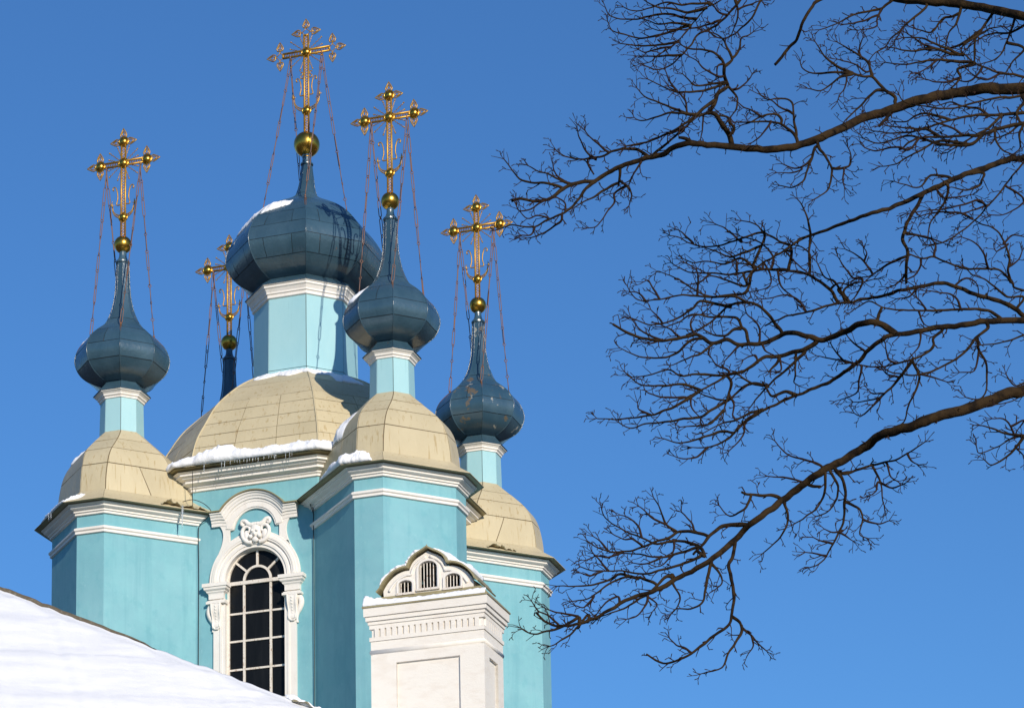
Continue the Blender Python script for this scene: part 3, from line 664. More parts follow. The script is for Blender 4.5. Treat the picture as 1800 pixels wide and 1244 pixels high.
# cartouche: shell shield between two volutes
mb = MB(); cz, cxx = 23.90, .05
mb.sphere(MWU @ Matrix.Translation((cxx, cz + .03, .10)), .15, 14, 10, 1.0, 1.25, .6); mb.sphere(MWU @ Matrix.Translation((cxx, cz - .20, .12)), .085, 12, 8, 1.1, .9, .7)
mb.sphere(MWU @ Matrix.Translation((cxx, cz + .20, .10)), .11, 12, 8, 1.3, .6, .6)
for s in (-1, 1):
    pl = [(.10, -.26), (.22, -.24), (.33, -.12), (.36, .04), (.29, .15), (.19, .15), (.15, .07), (.20, .01), (.25, .04)]
    pts = catmull([(x, y, 0) for x, y in pl], 4); m = len(pts); mb.tube([MWU @ Vector((cxx + s * p.x, cz + p.y, .105)) for p in pts], [lerp(.062, .03, i / m) for i in range(m)], 8)
    pl = [(.05, .20), (.14, .20), (.22, .24), (.29, .31), (.37, .32), (.40, .25), (.36, .21), (.33, .25)]
    pts = catmull([(x, y, 0) for x, y in pl], 4); m = len(pts); mb.tube([MWU @ Vector((cxx + s * p.x * .95, cz + p.y, .10)) for p in pts], [lerp(.07, .032, i / m) for i in range(m)], 8)
    mb.sphere(MWU @ Matrix.Translation((cxx + s * .065, cz + .02, .19)), .035, 8, 6); mb.sphere(MWU @ Matrix.Translation((cxx + s * .12, cz - .12, .15)), .06, 8, 6)
    mb.sphere(MWU @ Matrix.Translation((cxx + s * .25, cz - .08, .10)), .11, 10, 8, .8, 1.4, .45)
mb.sphere(MWU @ Matrix.Translation((cxx, cz - .06, .19)), .04, 8, 6, .8, 1.3, .9)
sub('cartouche', mb.mesh('cartouche', M_WHITE, True), sur)

# ------------------------------------------------------------------ cables and bent flashing on the cathedral
def cable(pts, r=.011, n=4):
    mb = MB(); mb.tube([p for p in catmull(pts, n)], r, 5); part('lightning_cable', mb.mesh('lightning_cable', M_CABLE, True), 'C')
rel = lambda P: P - CX
Fx, Lx = rel(AX['F']), rel(AX['L'])
def wallp(u, z, off=.03): return nW * (3.45 + off) + tW * u + Z * z
cF = nW * 3.50 + tW * 1.60
cable([cF + Z * 24.5 + nW * .15, cF + Z * 24.2 + nW * .03, cF + Z * 23.9 + nW * .05, cF + Z * 23.3 + nW * .03, cF + Z * 21 + nW * .03, cF + Z * 18 + nW * .03], .012)
oF = offset([Vector((p.x, p.y, 0)) for p in octo(TA, TN, 0)], .46)
eF = Fx + oF[6] * .45 + oF[5] * .55
cable([Fx + lerp(oF[6], oF[5], .45) + Z * 24.60, Fx + lerp(oF[6], oF[5], .62) * 1.04 + Z * 24.72, Fx + lerp(oF[6], oF[5], .80) * 1.03 + Z * 24.45, cF + nW * .25 + Z * 24.36, cF + nW * .06 + Z * 24.2], .010)
cL = nW * 3.50 - tW * 1.50
cable([wallp(-1.75, 24.80, .45), wallp(-1.5, 24.84, .40), wallp(-1.28, 24.76, .30), wallp(-1.12, 24.62, .28), wallp(-1.08, 24.52, .24), wallp(-1.24, 24.42, .12), wallp(-1.44, 24.30, .06), wallp(-1.50, 24.1, .05), wallp(-1.50, 23, .03), wallp(-1.51, 20, .03), wallp(-1.51, 17, .03)], .010)
cable([wallp(-1.42, 25.5, .60), wallp(-1.42, 24.6, .58)], .008, 2)
E0, E1 = offset([Vector((p.x, p.y, 0)) for p in octo(TA, TN, 0)], .425), offset([Vector((p.x, p.y, 0)) for p in octo(TA, TN, 0)], -.06)
def t_eave(s): return [p.lerp(q, s) + Z * (lerp(24.558, 24.95, s) - .06 * math.sin(math.pi * s)) for p, q in zip(E0, E1)]
H0, H1 = offset(HB, .625), offset(HB, .0)
def h_eave(s): return [p.lerp(q, s) + Z * (lerp(25.645, 26.0, s) - .03 * math.sin(math.pi * s)) for p, q in zip(H0, H1)]
def surf(ringf, g, s):
    i = int(math.floor(g)) % 8; f = g - math.floor(g); r_ = ringf(s); p = r_[i].lerp(r_[(i + 1) % 8], f)
    r2 = ringf(s + .01); up = (r2[i].lerp(r2[(i + 1) % 8], f) - p); ac = r_[(i + 1) % 8] - r_[i]
    n = ac.cross(up)
    if n.length < 1e-9: n = Z.copy()
    n.normalize()
    if n.dot(Vector((p.x, p.y, 0))) + n.z * .6 < 0: n = -n
    return p, n
X0_, X1_ = offset(tplan(0), .425), offset(tplan(0), -.06)
def x_eave(t):
    Rm = Matrix.Rotation(R(TURN[t]), 4, 'Z')
    return lambda s: [Rm @ (p.lerp(q, s) + Z * (lerp(24.558, 24.95, s) - .06 * math.sin(math.pi * s))) for p, q in zip(X0_, X1_)]
def flap(t, g0, g1, hgt, seed):
    mb = MB(); nx, ny = 14, 5; v = []; f = []
    for i in range(nx + 1):
        for j in range(ny + 1):
            p, n = surf(x_eave(t), lerp(g0, g1, i / nx), lerp(-.02, .62, j / ny)); w = math.sin(math.pi * i / nx) ** .7
            h = .012 + hgt * w * (1 - j / ny) ** 1.5 * (.6 + .7 * abs(noise.noise(Vector((i * .45, seed, j * .3))))) - .05 * (1 if abs(i / nx - .55) < .12 else 0) * (1 - j / ny)
            v.append(p + n * h)
    f = [(i * (ny + 1) + j, (i + 1) * (ny + 1) + j, (i + 1) * (ny + 1) + j + 1, i * (ny + 1) + j + 1) for i in range(nx) for j in range(ny)]
    mb.add(v, f); o = part('bent_flashing', mb.mesh('bent_flashing', M_BEIGE, True, False), t, 'torn and bent strip of roof sheet at the eave')
    m = o.modifiers.new('t', 'SOLIDIFY'); m.thickness = .012
flap('L', 2.52, 2.70, .23, 1); flap('L', 2.69, 2.93, .12, 5); flap('R', 6.33, 6.52, .20, 3); flap('R', 6.51, 6.62, .09, 8)

# ------------------------------------------------------------------ snow lying on the roofs
def turned(ringf, t):
    Rm = Matrix.Rotation(R(TURN[t]), 4, 'Z'); return lambda s: [Rm @ p for p in ringf(s)]
def snow(name, origin, ringf, g0, g1, nx, slo, shi, H, seed, label, ny=14, lump=.34, cat='snow'):
    """a drift over a roof surface: g runs round the eave, s up the slope"""
    top, bot = [], []
    for i in range(nx + 1):
        t = i / nx; g = lerp(g0, g1, t); a, b, h = slo(t), shi(t), H(t)
        na = noise.noise(Vector((t * 14, seed, 0))); nb = noise.noise(Vector((t * 9, seed + 5, 0))); nb2 = noise.noise(Vector((t * 31, seed + 7, 0)))
        b2 = a + (b - a) * max(.12, 1 + .35 * nb + .16 * nb2); a2 = a - .05 * (b - a) * na
        for j in range(ny + 1):
            w = j / ny; p, n = surf(ringf, g, lerp(a2, b2, w)); q = p * 5
            prof = max(0, math.sin(math.pi * min(1, w * .93 + .05))) ** .55 * (1.15 - .5 * w)
            z = h * prof * (1 + lump * fbm((q.x * .6, q.y * .6, q.z * .6 + seed)) + .14 * fbm((q.x * 2.5, q.y * 2.5, q.z * 2.5)))
            ed = .03 * fbm((q.x * 2.2, q.y * 2.2, q.z * 2.2 + 9))
            top.append(p + n * max(z, .012) + Z * ed * (prof > .2)); bot.append(p - n * .004)
    m = ny + 1; N = len(top); f = []
    for i in range(nx):
        for j in range(ny):
            a = i * m + j; f.append((a, a + m, a + m + 1, a + 1)); f.append((N + a, N + a + 1, N + a + m + 1, N + a + m))
        a = i * m; f.append((a, N + a, N + a + m, a + m)); a = i * m + ny; f.append((a, a + m, N + a + m, N + a))
    for j in range(ny):
        f.append((j, j + 1, N + j + 1, N + j)); a = nx * m + j; f.append((a, N + a, N + a + 1, a + 1))
    mb = MB(); mb.add([origin + p for p in top + bot], f)
    return tag(link(name, mb.mesh(name, M_SNOW, True)), label, cat, 'snow left on the roofs')
K = lambda c_: (lambda t: c_)
def tent(a, b, c_): return lambda t: a + (b - a) * (t * 2 if t < .5 else 1) + (c_ - b) * (t * 2 - 1 if t > .5 else 0)
def fade(h, e=.12): return lambda t: h * min(1, t / e, (1 - t) / e) ** .6
snow('snow_drift', CX, h_eave, -.12, 1.22, 170, K(-.03), lambda t: .92 + .50 * math.exp(-((t - .30) / .11) ** 2) + .12 * math.sin(t * 9), lambda t: .20 + .17 * math.exp(-((t - .30) / .11) ** 2), 2, 'long thick snow drift along the main roof eave above the arched window')
snow('snow_drift', AX['F'], t_eave, 6.45, 7.72, 110, K(-.02), lambda t: .30 + .62 * min(1, t * 2.2) * (1 if t < .85 else (1 - t) / .15), fade(.20, .2), 11, 'rough snow ridge on the eave of the front corner tower')
snow('snow_drift', AX['F'], tdome, 6.05, 6.42, 40, lambda t: pidx(dprof, 25.75), lambda t: pidx(dprof, 26.45), fade(.10, .4), 17, 'ragged snow strip up the left side of the front tower roof')
snow('snow_drift', AX['L'], t_eave, 6.25, 7.05, 70, K(0), tent(.25, .18, .22), fade(.07, .2), 23, 'thin snow strip on the far left eave of the left corner tower')
snow('snow_drift', AX['L'], t_eave, 7.0, 7.34, 40, tent(0, .2, .35), tent(.3, .75, .8), fade(.09, .35), 29, 'small snow wedge at the foot of the left tower roof')
snow('snow_drift', AX['L'], turned(tdome, 'L'), 7.7, 8.10, 36, lambda t: pidx(dprof, 26.2), lambda t: pidx(dprof, 26.55), fade(.07, .4), 31, 'small snow strip high on the left edge of the left tower roof')
snow('snow_drift', CX, hdome, .05, 1.62, 120, lambda t: pidx(hprof, 28.62 - .05 * math.sin(t * 20)), lambda t: len(hprof) - 1.03, lambda t: .035 + .03 * math.sin(3 * t), 37, 'snow collar round the foot of the central drum')
snow('snow_drift', CX, hdome, 1.42, 1.85, 40, lambda t: pidx(hprof, 28.34), lambda t: pidx(hprof, 28.74), fade(.09, .3), 41, 'shaded snow patch on the right shoulder of the main roof')
snow('snow_drift', CX, conion, -1.7, -.02, 100, lambda t: pidx(cprof, lerp(33.12, 33.27, t)), lambda t: pidx(cprof, 33.76), fade(.075, .1), 43, 'curved snow cap on the left shoulder of the central onion dome')
snow('snow_drift', CX, conion, -.02, .62, 50, lambda t: pidx(cprof, lerp(33.27, 33.52, t)), lambda t: pidx(cprof, lerp(33.8, 33.75, t)), fade(.07, .3), 45, 'thin tapering snow strip on the front shoulder of the central onion dome')
snow('snow_drift', AX['L'], tonion, 4.7, 6.02, 60, lambda t: pidx(oprof, 29.26), lambda t: pidx(oprof, 29.74), fade(.11, .2), 47, 'snow cap on the left shoulder of the left onion dome')
snow('snow_drift', AX['F'], tonion, 5.1, 6.35, 60, lambda t: pidx(oprof, 29.32), lambda t: pidx(oprof, 29.80), fade(.08, .2), 49, 'thin snow streak on the left shoulder of the front onion dome')

# icicles
def icicle(p, ln, r, lab, grp='icicles along the main eave'):
    mb = MB(); n = 6; pts = [p + Vector((rnd.uniform(-.004, .004), rnd.uniform(-.004, .004), .03 - (ln + .03) * i / n)) for i in range(n + 1)]
    mb.tube(pts, [r * (1 - i / n) ** .8 + .0015 for i in range(n + 1)], 7); tag(link('icicle', mb.mesh('icicle', M_ICE, True)), lab, 'icicle', grp)
s3 = 1722 / 360
ORD = 'leftmost second third fourth fifth sixth seventh eighth ninth tenth eleventh twelfth thirteenth fourteenth fifteenth sixteenth seventeenth eighteenth nineteenth twentieth rightmost'.split()
for ii, (x, ln) in enumerate(((290, .26), (445, .16), (470, .18), (520, .09), (560, .06), (582, .08), (604, .07), (640, .07), (668, .11), (690, .08), (718, .11), (742, .08), (765, .12), (815, .08), (858, .07), (880, .08), (905, .13), (918, .11), (1003, .13), (1038, .14), (1058, .10))):
    u = -1.80 + (x - 60) / 1280 * 3.92
    icicle(CX + nW * (3.45 + .625) + tW * u + Z * 25.625, ln * rnd.uniform(.9, 1.15), rnd.uniform(.011, .018), ('%s thin icicle from the left under the snowy main eave' if 0 < ii < 20 else '%s thin icicle under the snowy main eave') % ORD[ii])
icicle(AX['L'] + x_eave('L')(0)[2].lerp(x_eave('L')(0)[3], .705) + Z * .02, .56, .035, 'long thick icicle on the bent eave of the left corner tower', 'tower icicles')
for f, sd in ((.52, 'outer'), (.60, 'inner')): icicle(AX['L'] + t_eave(0)[6].lerp(t_eave(0)[7], f), .16, .02, '%s of two short icicles at the far left tower eave' % sd, 'tower icicles')

# ------------------------------------------------------------------ ventilation chimney in front of the cathedral
KS = 55.0 / 62.0; P0 = Vector((-.5197, 62.0, 18.6498)) * KS; MC = frame(P0, tW, Z, nW) @ Matrix.Scale(KS, 4)
chim = empty('ventilation_chimney', P0 + tW * -1.27 - nW * .6 + Z * (GROUND - P0.z))
tag(chim, 'white painted brick chimney with arched grille gable in front of the church', 'chimney')
CINV = Matrix.Translation(-Vector(chim.location))
def cpart(name, me): return link(name, me, chim, None, CINV)
X0, X1, DP = -2.54, 0.0, 1.22
def cbox(o, y0, y1): return (X0 - o, X1 + o, y0, y1, -DP - o, o)
body = cpart('shaft', MB().box(MC, X0, X1, (GROUND - P0.z) / KS, .5, -DP, 0).mesh('shaft', M_WHITEB))
# recessed panels: raised frames round them
pf = .06
fr = shape('panel_frame', [[(X0 - pf, -6), (X1 + pf, -6), (X1 + pf, .43), (X0 - pf, .43)], [(-2.0, -6.2 + .4), (-.505, -6.2 + .4), (-.505, -.10), (-2.0, -.10)]], -.02, pf, MC, M_WHITEB)
sub('panel_frame', fr, body)
MCR = frame(P0, -nW, Z, tW) @ Matrix.Scale(KS, 4)                 # right-hand face: local x runs away from the viewer
sub('panel_frame', shape('panel_frame', [[(-pf + .001, -6), (DP + pf, -6), (DP + pf, .43), (-pf + .001, .43)], [(.30, -5.8), (.90, -5.8), (.90, -.11), (.30, -.11)]], -.02, pf + .002, MCR, M_WHITEB), body)
def ring_box(o0, y0, o1, y1, mat, nm):
    mb = MB(); mb.rings([[MC @ Vector(p) for p in ((X0 - o, y, o), (X1 + o, y, o), (X1 + o, y, -DP - o), (X0 - o, y, -DP - o))] for o, y in ((o0, y0), (o1, y1))], True, True); return mb.mesh(nm, mat)
mb = MB(); rp = [MC @ Vector(p) for p in ((X0 - .03, .18, .03), (X1 + .03, .18, .03), (X1 + .03, .18, -DP - .03), (X0 - .03, .18, -DP - .03))]
for a, b in zip(rp, rp[1:] + rp[:1]): mb.tube([a + (b - a).normalized() * -.03, b + (b - a).normalized() * .03], .055, 10)
cpart('roll_moulding', mb.mesh('roll_moulding', M_WHITEB, True))
fz = cpart('frieze', ring_box(.04, .43, .04, .82, M_WHITEB, 'frieze'))
sub('frieze_band', ring_box(.085, .435, .085, .525, M_WHITEB, 'frieze_band'), fz); sub('frieze_band', ring_box(.085, .715, .085, .812, M_WHITEB, 'frieze_band'), fz)
ME_DENT = MB().box(Matrix.Identity(4), -.048, .048, .52, .72, 0, .044).mesh('dentil', M_WHITEB)
nd = 18
for i in range(nd): sub('dentil', ME_DENT, fz, MC @ Matrix.Translation((lerp(X0 + .02, X1 - .02, (i + .5) / nd), 0, .04)))
for i in range(9): sub('dentil', ME_DENT, fz, MCR @ Matrix.Translation((lerp(.03, DP - .02, (i + .5) / 9), 0, .04)))
cn = cpart('cornice', ring_box(.11, .81, .11, .885, M_WHITEB, 'cornice'))
sub('cornice_step', ring_box(.15, .89, .15, .985, M_WHITEB, 'cornice_step'), cn); sub('cornice_step', ring_box(.185, .99, .19, 1.185, M_WHITEB, 'cornice_step'), cn)
mb = MB(); mb.rings([[MC @ Vector(p) for p in ((X0 - o, y, o), (X1 + o, y, o), (X1 + o, y, -DP - o), (X0 - o, y, -DP - o))] for o, y in ((.215, 1.185), (.215, 1.212), (-.02, 1.47))], True, True)
cpart('flashing', mb.mesh('flashing', M_KHAKI))
GX = -1.25; half = [(0, 2.47), (.12, 2.40), (.26, 2.33), (.37, 2.24), (.43, 2.14), (.46, 2.06)]; half2 = [(.46, 2.06), (.60, 2.055), (.78, 1.99), (.95, 1.86), (1.06, 1.72), (1.10, 1.64)]
hc = [(p.x, p.y) for p in catmull([(x, y, 0) for x, y in half], 4)] + [(p.x, p.y) for p in catmull([(x, y, 0) for x, y in half2], 4)][1:]
top_r = [(GX + x, y) for x, y in hc]; top_l = [(GX - x, y) for x, y in hc]
inset = [(GX + x * .97, y - .05) for x, y in hc]; insl = [(GX - x * .97, y - .05) for x, y in hc]
def arch(cx, hw, y0, ys, yt):
    return [(cx - hw, y0), (cx + hw, y0)] + [(cx + hw * math.cos(R(a)), ys + (yt - ys) * math.sin(R(a)) ** .9) for a in range(0, 181, 12)]
AR = [(-1.25, .225, 1.55, 1.98, 2.18), (-1.785, .165, 1.50, 1.68, 1.79), (-.665, .185, 1.50, 1.70, 1.82)]
gloop = [(GX - 1.05, 1.36), (GX + 1.05, 1.36)] + inset[::-1] + insl[1:]
gb = cpart('gable', shape('gable', [gloop] + [arch(*a) for a in AR], -.14, -.02, MC, M_WHITEB))
for a in AR:
    o_ = (a[0], a[1] + .045, a[2] - .03, a[3], a[4] + .05); sub('arch_trim', shape('arch_trim', [arch(*o_), arch(*a)], -.04, .015, MC, M_WHITE), gb)
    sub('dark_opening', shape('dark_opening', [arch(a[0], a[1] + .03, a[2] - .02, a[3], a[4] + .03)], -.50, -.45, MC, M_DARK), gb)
    n = int(a[1] * 2 / .072)
    for i in range(n):
        x = a[0] - a[1] + (i + .5) * 2 * a[1] / n; yt = a[3] + (a[4] - a[3]) * math.sin(math.acos(max(-1, min(1, (x - a[0]) / a[1])))) ** .9
        sub('grille_bar', MB().tube([MC @ Vector((x, a[2] - .01, -.06)), MC @ Vector((x, yt + .01, -.06))], .011, 5).mesh('grille_bar', M_FRAME), gb)
    sub('sill', MB().box(MC, a[0] - a[1] - .05, a[0] + a[1] + .05, a[2] - .05, a[2], -.13, .03).mesh('sill', M_FRAME), gb)
for s, lp in ((1, inset), (-1, insl)):
    mb = MB(); pts = [MC @ Vector((GX + (x - GX) * .90, y - .10, -.012)) for x, y in lp[2:-4]]; mb.tube(pts, .028, 6); sub('gable_moulding', mb.mesh('gable_moulding', M_WHITE, True), gb)
sub('gable_side', MB().box(MC, GX - 1.04, GX - .98, 1.36, 1.62, -1.05, -.10).box(MC, GX + .98, GX + 1.04, 1.36, 1.62, -1.05, -.10).mesh('gable_side', M_WHITE), gb)
sub('gable_back', shape('gable_back', [gloop], -1.10, -1.02, MC, M_WHITE), gb)
prof_out = [(GX + 1.19, 1.545)] + top_r[::-1] + top_l[1:] + [(GX - 1.19, 1.545)]
def strip(loop, up, z0, z1, mat, nm, nz=1):
    mb = MB(); V = [Vector((x, y, 0)) for x, y in loop]; m = len(V)
    nn = []
    for i in range(m):
        t = V[min(i + 1, m - 1)] - V[max(i - 1, 0)]; q = Vector((t.y, -t.x, 0)).normalized(); nn.append(q if q.y > 0 else -q)
    for (a, b, z) in ((V, 0, z0), (V, 0, z1)): pass
    A0 = [MC @ (v + Vector((0, 0, z0))) for v in V]; A1 = [MC @ (v + Vector((0, 0, z1))) for v in V]
    B0 = [MC @ (v + q * up + Vector((0, 0, z0))) for v, q in zip(V, nn)]; B1 = [MC @ (v + q * up + Vector((0, 0, z1))) for v, q in zip(V, nn)]
    f = []
    for i in range(m - 1):
        f += [(i, i + 1, m + i + 1, m + i), (2 * m + i, 3 * m + i, 3 * m + i + 1, 2 * m + i + 1), (i, 2 * m + i, 2 * m + i + 1, i + 1), (m + i, m + i + 1, 3 * m + i + 1, 3 * m + i)]
    f += [(0, m, 3 * m, 2 * m), (m - 1, 3 * m - 1, 4 * m - 1, 2 * m - 1)]
    mb.add(A0 + A1 + B0 + B1, f); return mb.mesh(nm, mat)
cpart('gable_roof', strip(prof_out, .035, -1.16, .10, M_KHAKI, 'gable_roof'))
mb = MB(); mb.tube([MC @ Vector((GX, 2.45, .06)), MC @ Vector((GX, 2.54, .06))], [.03, .008], 6); cpart('ridge_knob', mb.mesh('ridge_knob', M_KHAKI))
# snow on the gable roof and on the cap
def heap(name, loop, z0, z1, h, seed, lab, nz=16):
    """snow over an outline in the chimney plane, from z0 (front) to z1 (back)"""
    V = [Vector((p.x, p.y, 0)) for p in catmull([(x, y, 0) for x, y in loop], 3)]; m = len(V); top, bot = [], []
    for i, v in enumerate(V):
        t = V[min(i + 1, m - 1)] - V[max(i - 1, 0)]; q = Vector((t.y, -t.x, 0)).normalized(); q = q if q.y > 0 else -q; e = min(1, i / (m * .1), (m - 1 - i) / (m * .1))
        for j in range(nz + 1):
            w = j / nz; edge = .05 * noise.noise(Vector((i * .16, seed, 0))); z = lerp(z0 + edge, z1, w)
            hh = h * e ** .5 * max(0, math.sin(math.pi * min(.5, w * .5 + .06))) ** .5 * (1 + .5 * fbm((v.x * 3, v.y * 3, z * 3 + seed)))
            top.append(MC @ (v + q * (.034 + hh) + Vector((0, 0, z)))); bot.append(MC @ (v + q * .03 + Vector((0, 0, z))))
    N = len(top); k = nz + 1; f = []
    for i in range(m - 1):
        for j in range(nz): a = i * k + j; f += [(a, a + k, a + k + 1, a + 1), (N + a, N + a + 1, N + a + k + 1, N + a + k)]
        a = i * k; f += [(a, N + a, N + a + k, a + k), (a + nz, a + nz + k, N + a + nz + k, N + a + nz)]
    for j in range(nz): a = (m - 1) * k + j; f += [(j, j + 1, N + j + 1, N + j), (a, N + a, N + a + 1, a + 1)]
    mb = MB(); mb.add(top + bot, f); return tag(link(name, mb.mesh(name, M_SNOW, True)), lab, 'snow', 'snow left on the roofs')
heap('snow_drift', top_l[4:-3], .085, -1.1, .12, 61, 'snow on the left slope of the chimney gable')
heap('snow_drift', top_r[3:-9], -.02, -1.1, .12, 63, 'snow on the right slope of the chimney gable')
def cap_ring(s):
    o = lerp(.33, .02, s); y = lerp(1.216, 1.44, s); q = [MC @ Vector(p) for p in ((X0 - o, y, o), (X1 + o, y, o), (X1 + o, y, -DP - o), (X0 - o, y, -DP - o))]
    return [q[0], q[0].lerp(q[1], .999), q[1], q[1].lerp(q[2], .999), q[2], q[2].lerp(q[3], .999), q[3], q[3].lerp(q[0], .999)]
def snow_plane(name, f_pt, nx, ny, seed, h, lab, depth):
    top, bot = [], []
    for i in range(nx + 1):
        t = i / nx; d = depth(t) * (1 + .35 * noise.noise(Vector((t * 17, seed, 0))) + .2 * noise.noise(Vector((t * 43, seed, 0))))
        for j in range(ny + 1):
            w = j / ny; p = f_pt(t, w * d); q = p * 6; e = max(0, math.sin(math.pi * min(1, w * .9 + .06))) ** .5
            top.append(p + Vector((0, 0, .9)) * (h(t) * e * (1 + .6 * fbm((q.x, q.y, q.z))) + .006)); bot.append(p - Z * .003)
    N = len(top); k = ny + 1; f = []
    for i in range(nx):
        for j in range(ny): a = i * k + j; f += [(a, a + k, a + k + 1, a + 1), (N + a, N + a + 1, N + a + k + 1, N + a + k)]
        a = i * k; f += [(a, N + a, N + a + k, a + k), (a + ny, a + ny + k, N + a + ny + k, N + a + ny)]
    for j in range(ny): a = nx * k + j; f += [(j, j + 1, N + j + 1, N + j), (a, N + a, N + a + 1, a + 1)]
    mb = MB(); mb.add(top + bot, f); return tag(link(name, mb.mesh(name, M_SNOW, True)), lab, 'snow', 'snow left on the roofs')
snow_plane('snow_drift', lambda t, w: MC @ Vector((lerp(X0 - .20, X1 + .14, t), lerp(1.215, 1.47, w), lerp(.205, -.02, w))), 120, 8, 71, lambda t: .03 + .07 * max(0, 1 - t * 6) + .02 * math.sin(t * 9), 'uneven snow line on the flashing below the chimney grilles', lambda t: .50 + .5 * max(0, 1 - t * 5))

# ------------------------------------------------------------------ lower wing with a snow-covered hipped roof (lower left)
HBt = at(562, 1250, 57.0); HTp = at(0, 1037, 61.0)
hdv = (HTp - HBt); A_ = HBt - hdv * .55; B_ = HTp + hdv * .45                         # hip line, run on past both ends
ed = Vector((math.cos(R(16)), math.sin(R(16)), 0)); up_n = hdv.cross(ed).normalized(); up_n = up_n if up_n.z > 0 else -up_n
dn = up_n.cross(ed).normalized(); dn = dn if dn.z < 0 else -dn                       # straight down the roof plane
wing = empty('lower_wing', (A_.x, A_.y, GROUND)); tag(wing, 'low wing with hipped sheet metal roof under deep snow, lower left', 'building')
WINV = Matrix.Translation(-Vector(wing.location))
zE = A_.z - .3
def down_to(p, z): return p + dn * ((p.z - z) / -dn.z)
Bd = down_to(B_, zE); Ad = down_to(A_, zE)
back = Vector((-ed.y, ed.x, 0)) * 1.0
bn = (hdv.normalized().cross(Z)).normalized(); bn = bn if bn.y > 0 else -bn
Bb = B_ + bn * 5 - Z * 3.4; Ab = A_ + bn * 1.0 - Z * .6
mb = MB(); mb.add([A_, B_, Bd, Ad, Bb, Ab], [(0, 1, 2, 3), (1, 0, 5, 4)])
link('roof', mb.mesh('roof', M_KHAKI, False, False), wing, None, WINV)
mb = MB(); q = [Ad + Z * -.25, Bd - Z * .25, Bb - Z * .9, Ab - Z * .3]; mb.add(q + [Vector((p.x, p.y, GROUND - .2)) for p in q], [(0, 1, 5, 4), (1, 2, 6, 5), (2, 3, 7, 6), (3, 0, 4, 7)])
link('wall', mb.mesh('wall', M_TEAL, False), wing, None, WINV)
wob = lambda t: .05 * noise.noise(Vector((t * 22, 3, 0))) + .03 * noise.noise(Vector((t * 60, 7, 0)))
nx, ny = 160, 90; top = []; bot = []
for i in range(nx + 1):
    t = i / nx; hpt = A_.lerp(B_, t) + Z * wob(t); L = (hpt.z - zE) / -dn.z
    for j in range(ny + 1):
        w = j / ny; p = hpt + dn * (L * w + .02)
        uu = (p - A_).dot(ed); vv = (p - A_).dot(dn)
        h = .22 + .10 * noise.noise(Vector((uu * .22, vv * .5, 3))) + .055 * noise.noise(Vector((uu * .35 + vv * .3, vv * 1.2, 8))) + .02 * noise.noise(Vector((uu * .8 + vv * .5, vv * 3.2, 4))) + .012 * noise.noise(Vector((uu * 2 + vv, vv * 5, 1)))
        h += .05 * math.exp(-((vv - 1.9 - .14 * uu * .4 - .25 * noise.noise(Vector((uu * .4, 0, 5)))) / .10) ** 2) * (.5 + .5 * noise.noise(Vector((uu * .6, 2, 2))))
        s_ = t * 1.9 / 1.0
        crest = min(1, w * L / 1.3)
        h *= .12 + .88 * (crest * crest * (3 - 2 * crest))
        top.append(p + up_n * (h if h > .03 else .03)); bot.append(p + up_n * .01)
N = len(top); k = ny + 1; f = []
for i in range(nx):
    for j in range(ny): a = i * k + j; f.append((a, a + k, a + k + 1, a + 1))
    a = i * k; f += [(a, N + a, N + a + k, a + k), (a + ny, a + ny + k, N + a + ny + k, N + a + ny)]
for j in range(ny): a = nx * k + j; f += [(j, j + 1, N + j + 1, N + j), (a, N + a, N + a + 1, a + 1)]
mb = MB(); mb.add(top + bot, f); tag(link('snow_blanket', mb.mesh('snow_blanket', M_SNOWS, True)), 'smooth deep snow covering the wing roof in the lower left corner', 'snow')
# hip flashing: a weathered ridge cap that shows above the snow on the upper half, a bent sheet at the foot
mb = MB(); n = 40; a0, a1 = .52, .96; v = []
for i in range(n + 1):
    t = lerp(a0, a1, i / n); p = A_.lerp(B_, t) + Z * wob(t) * 1.2 + up_n * (.035 + .02 * noise.noise(Vector((t * 30, 0, 0)))); g_ = min(1, i / 10) 
    for o_, z_ in ((-.05, -.05), (-.045, .0), (-.03, .05), (.06, .06), (.16, -.12)): v.append(p + bn * o_ + Z * (z_ * g_))
mb.add(v, [(i * 5 + j, (i + 1) * 5 + j, (i + 1) * 5 + j + 1, i * 5 + j + 1) for i in range(n) for j in range(4)])
M_HIP = mk('weathered_ridge_cap', (.13, .105, .07), .8, 0, .3, [((.25, .22, .17), (12, 12, 12), .5, .7, .7)], [((30, 30, 30), .6)], .02)
link('hip_cap', mb.mesh('hip_cap', M_HIP, True, False), wing, None, WINV).data['d'] = 0
def eave_bit(t, w): return A_.lerp(B_, lerp(.318, .272, t)) + up_n * (.10 + .05 * w) + dn * lerp(-.02, .20, w) - Z * .13
mb = MB(); n = 16
mb.add([eave_bit(i / n, j / 4) + Z * (.05 * math.sin(i * .9) * (1 - j / 4) + .12 * (1 - abs(i / n - .4) * 2)) for i in range(n + 1) for j in range(5)], [(i * 5 + j, (i + 1) * 5 + j, (i + 1) * 5 + j + 1, i * 5 + j + 1) for i in range(n) for j in range(4)])
link('bent_sheet', mb.mesh('bent_sheet', M_KHAKI, True, False), wing, None, WINV)
snow_plane('snow_drift', lambda t, w: A_.lerp(B_, lerp(.325, .262, t)) + up_n * .13 + dn * lerp(-.16, .02, w) + Z * (.10 * (1 - t) - .20), 60, 6, 77, fade(.10, .2), 'lumpy snow over the bent sheet at the low end of the wing roof', K(1.0))

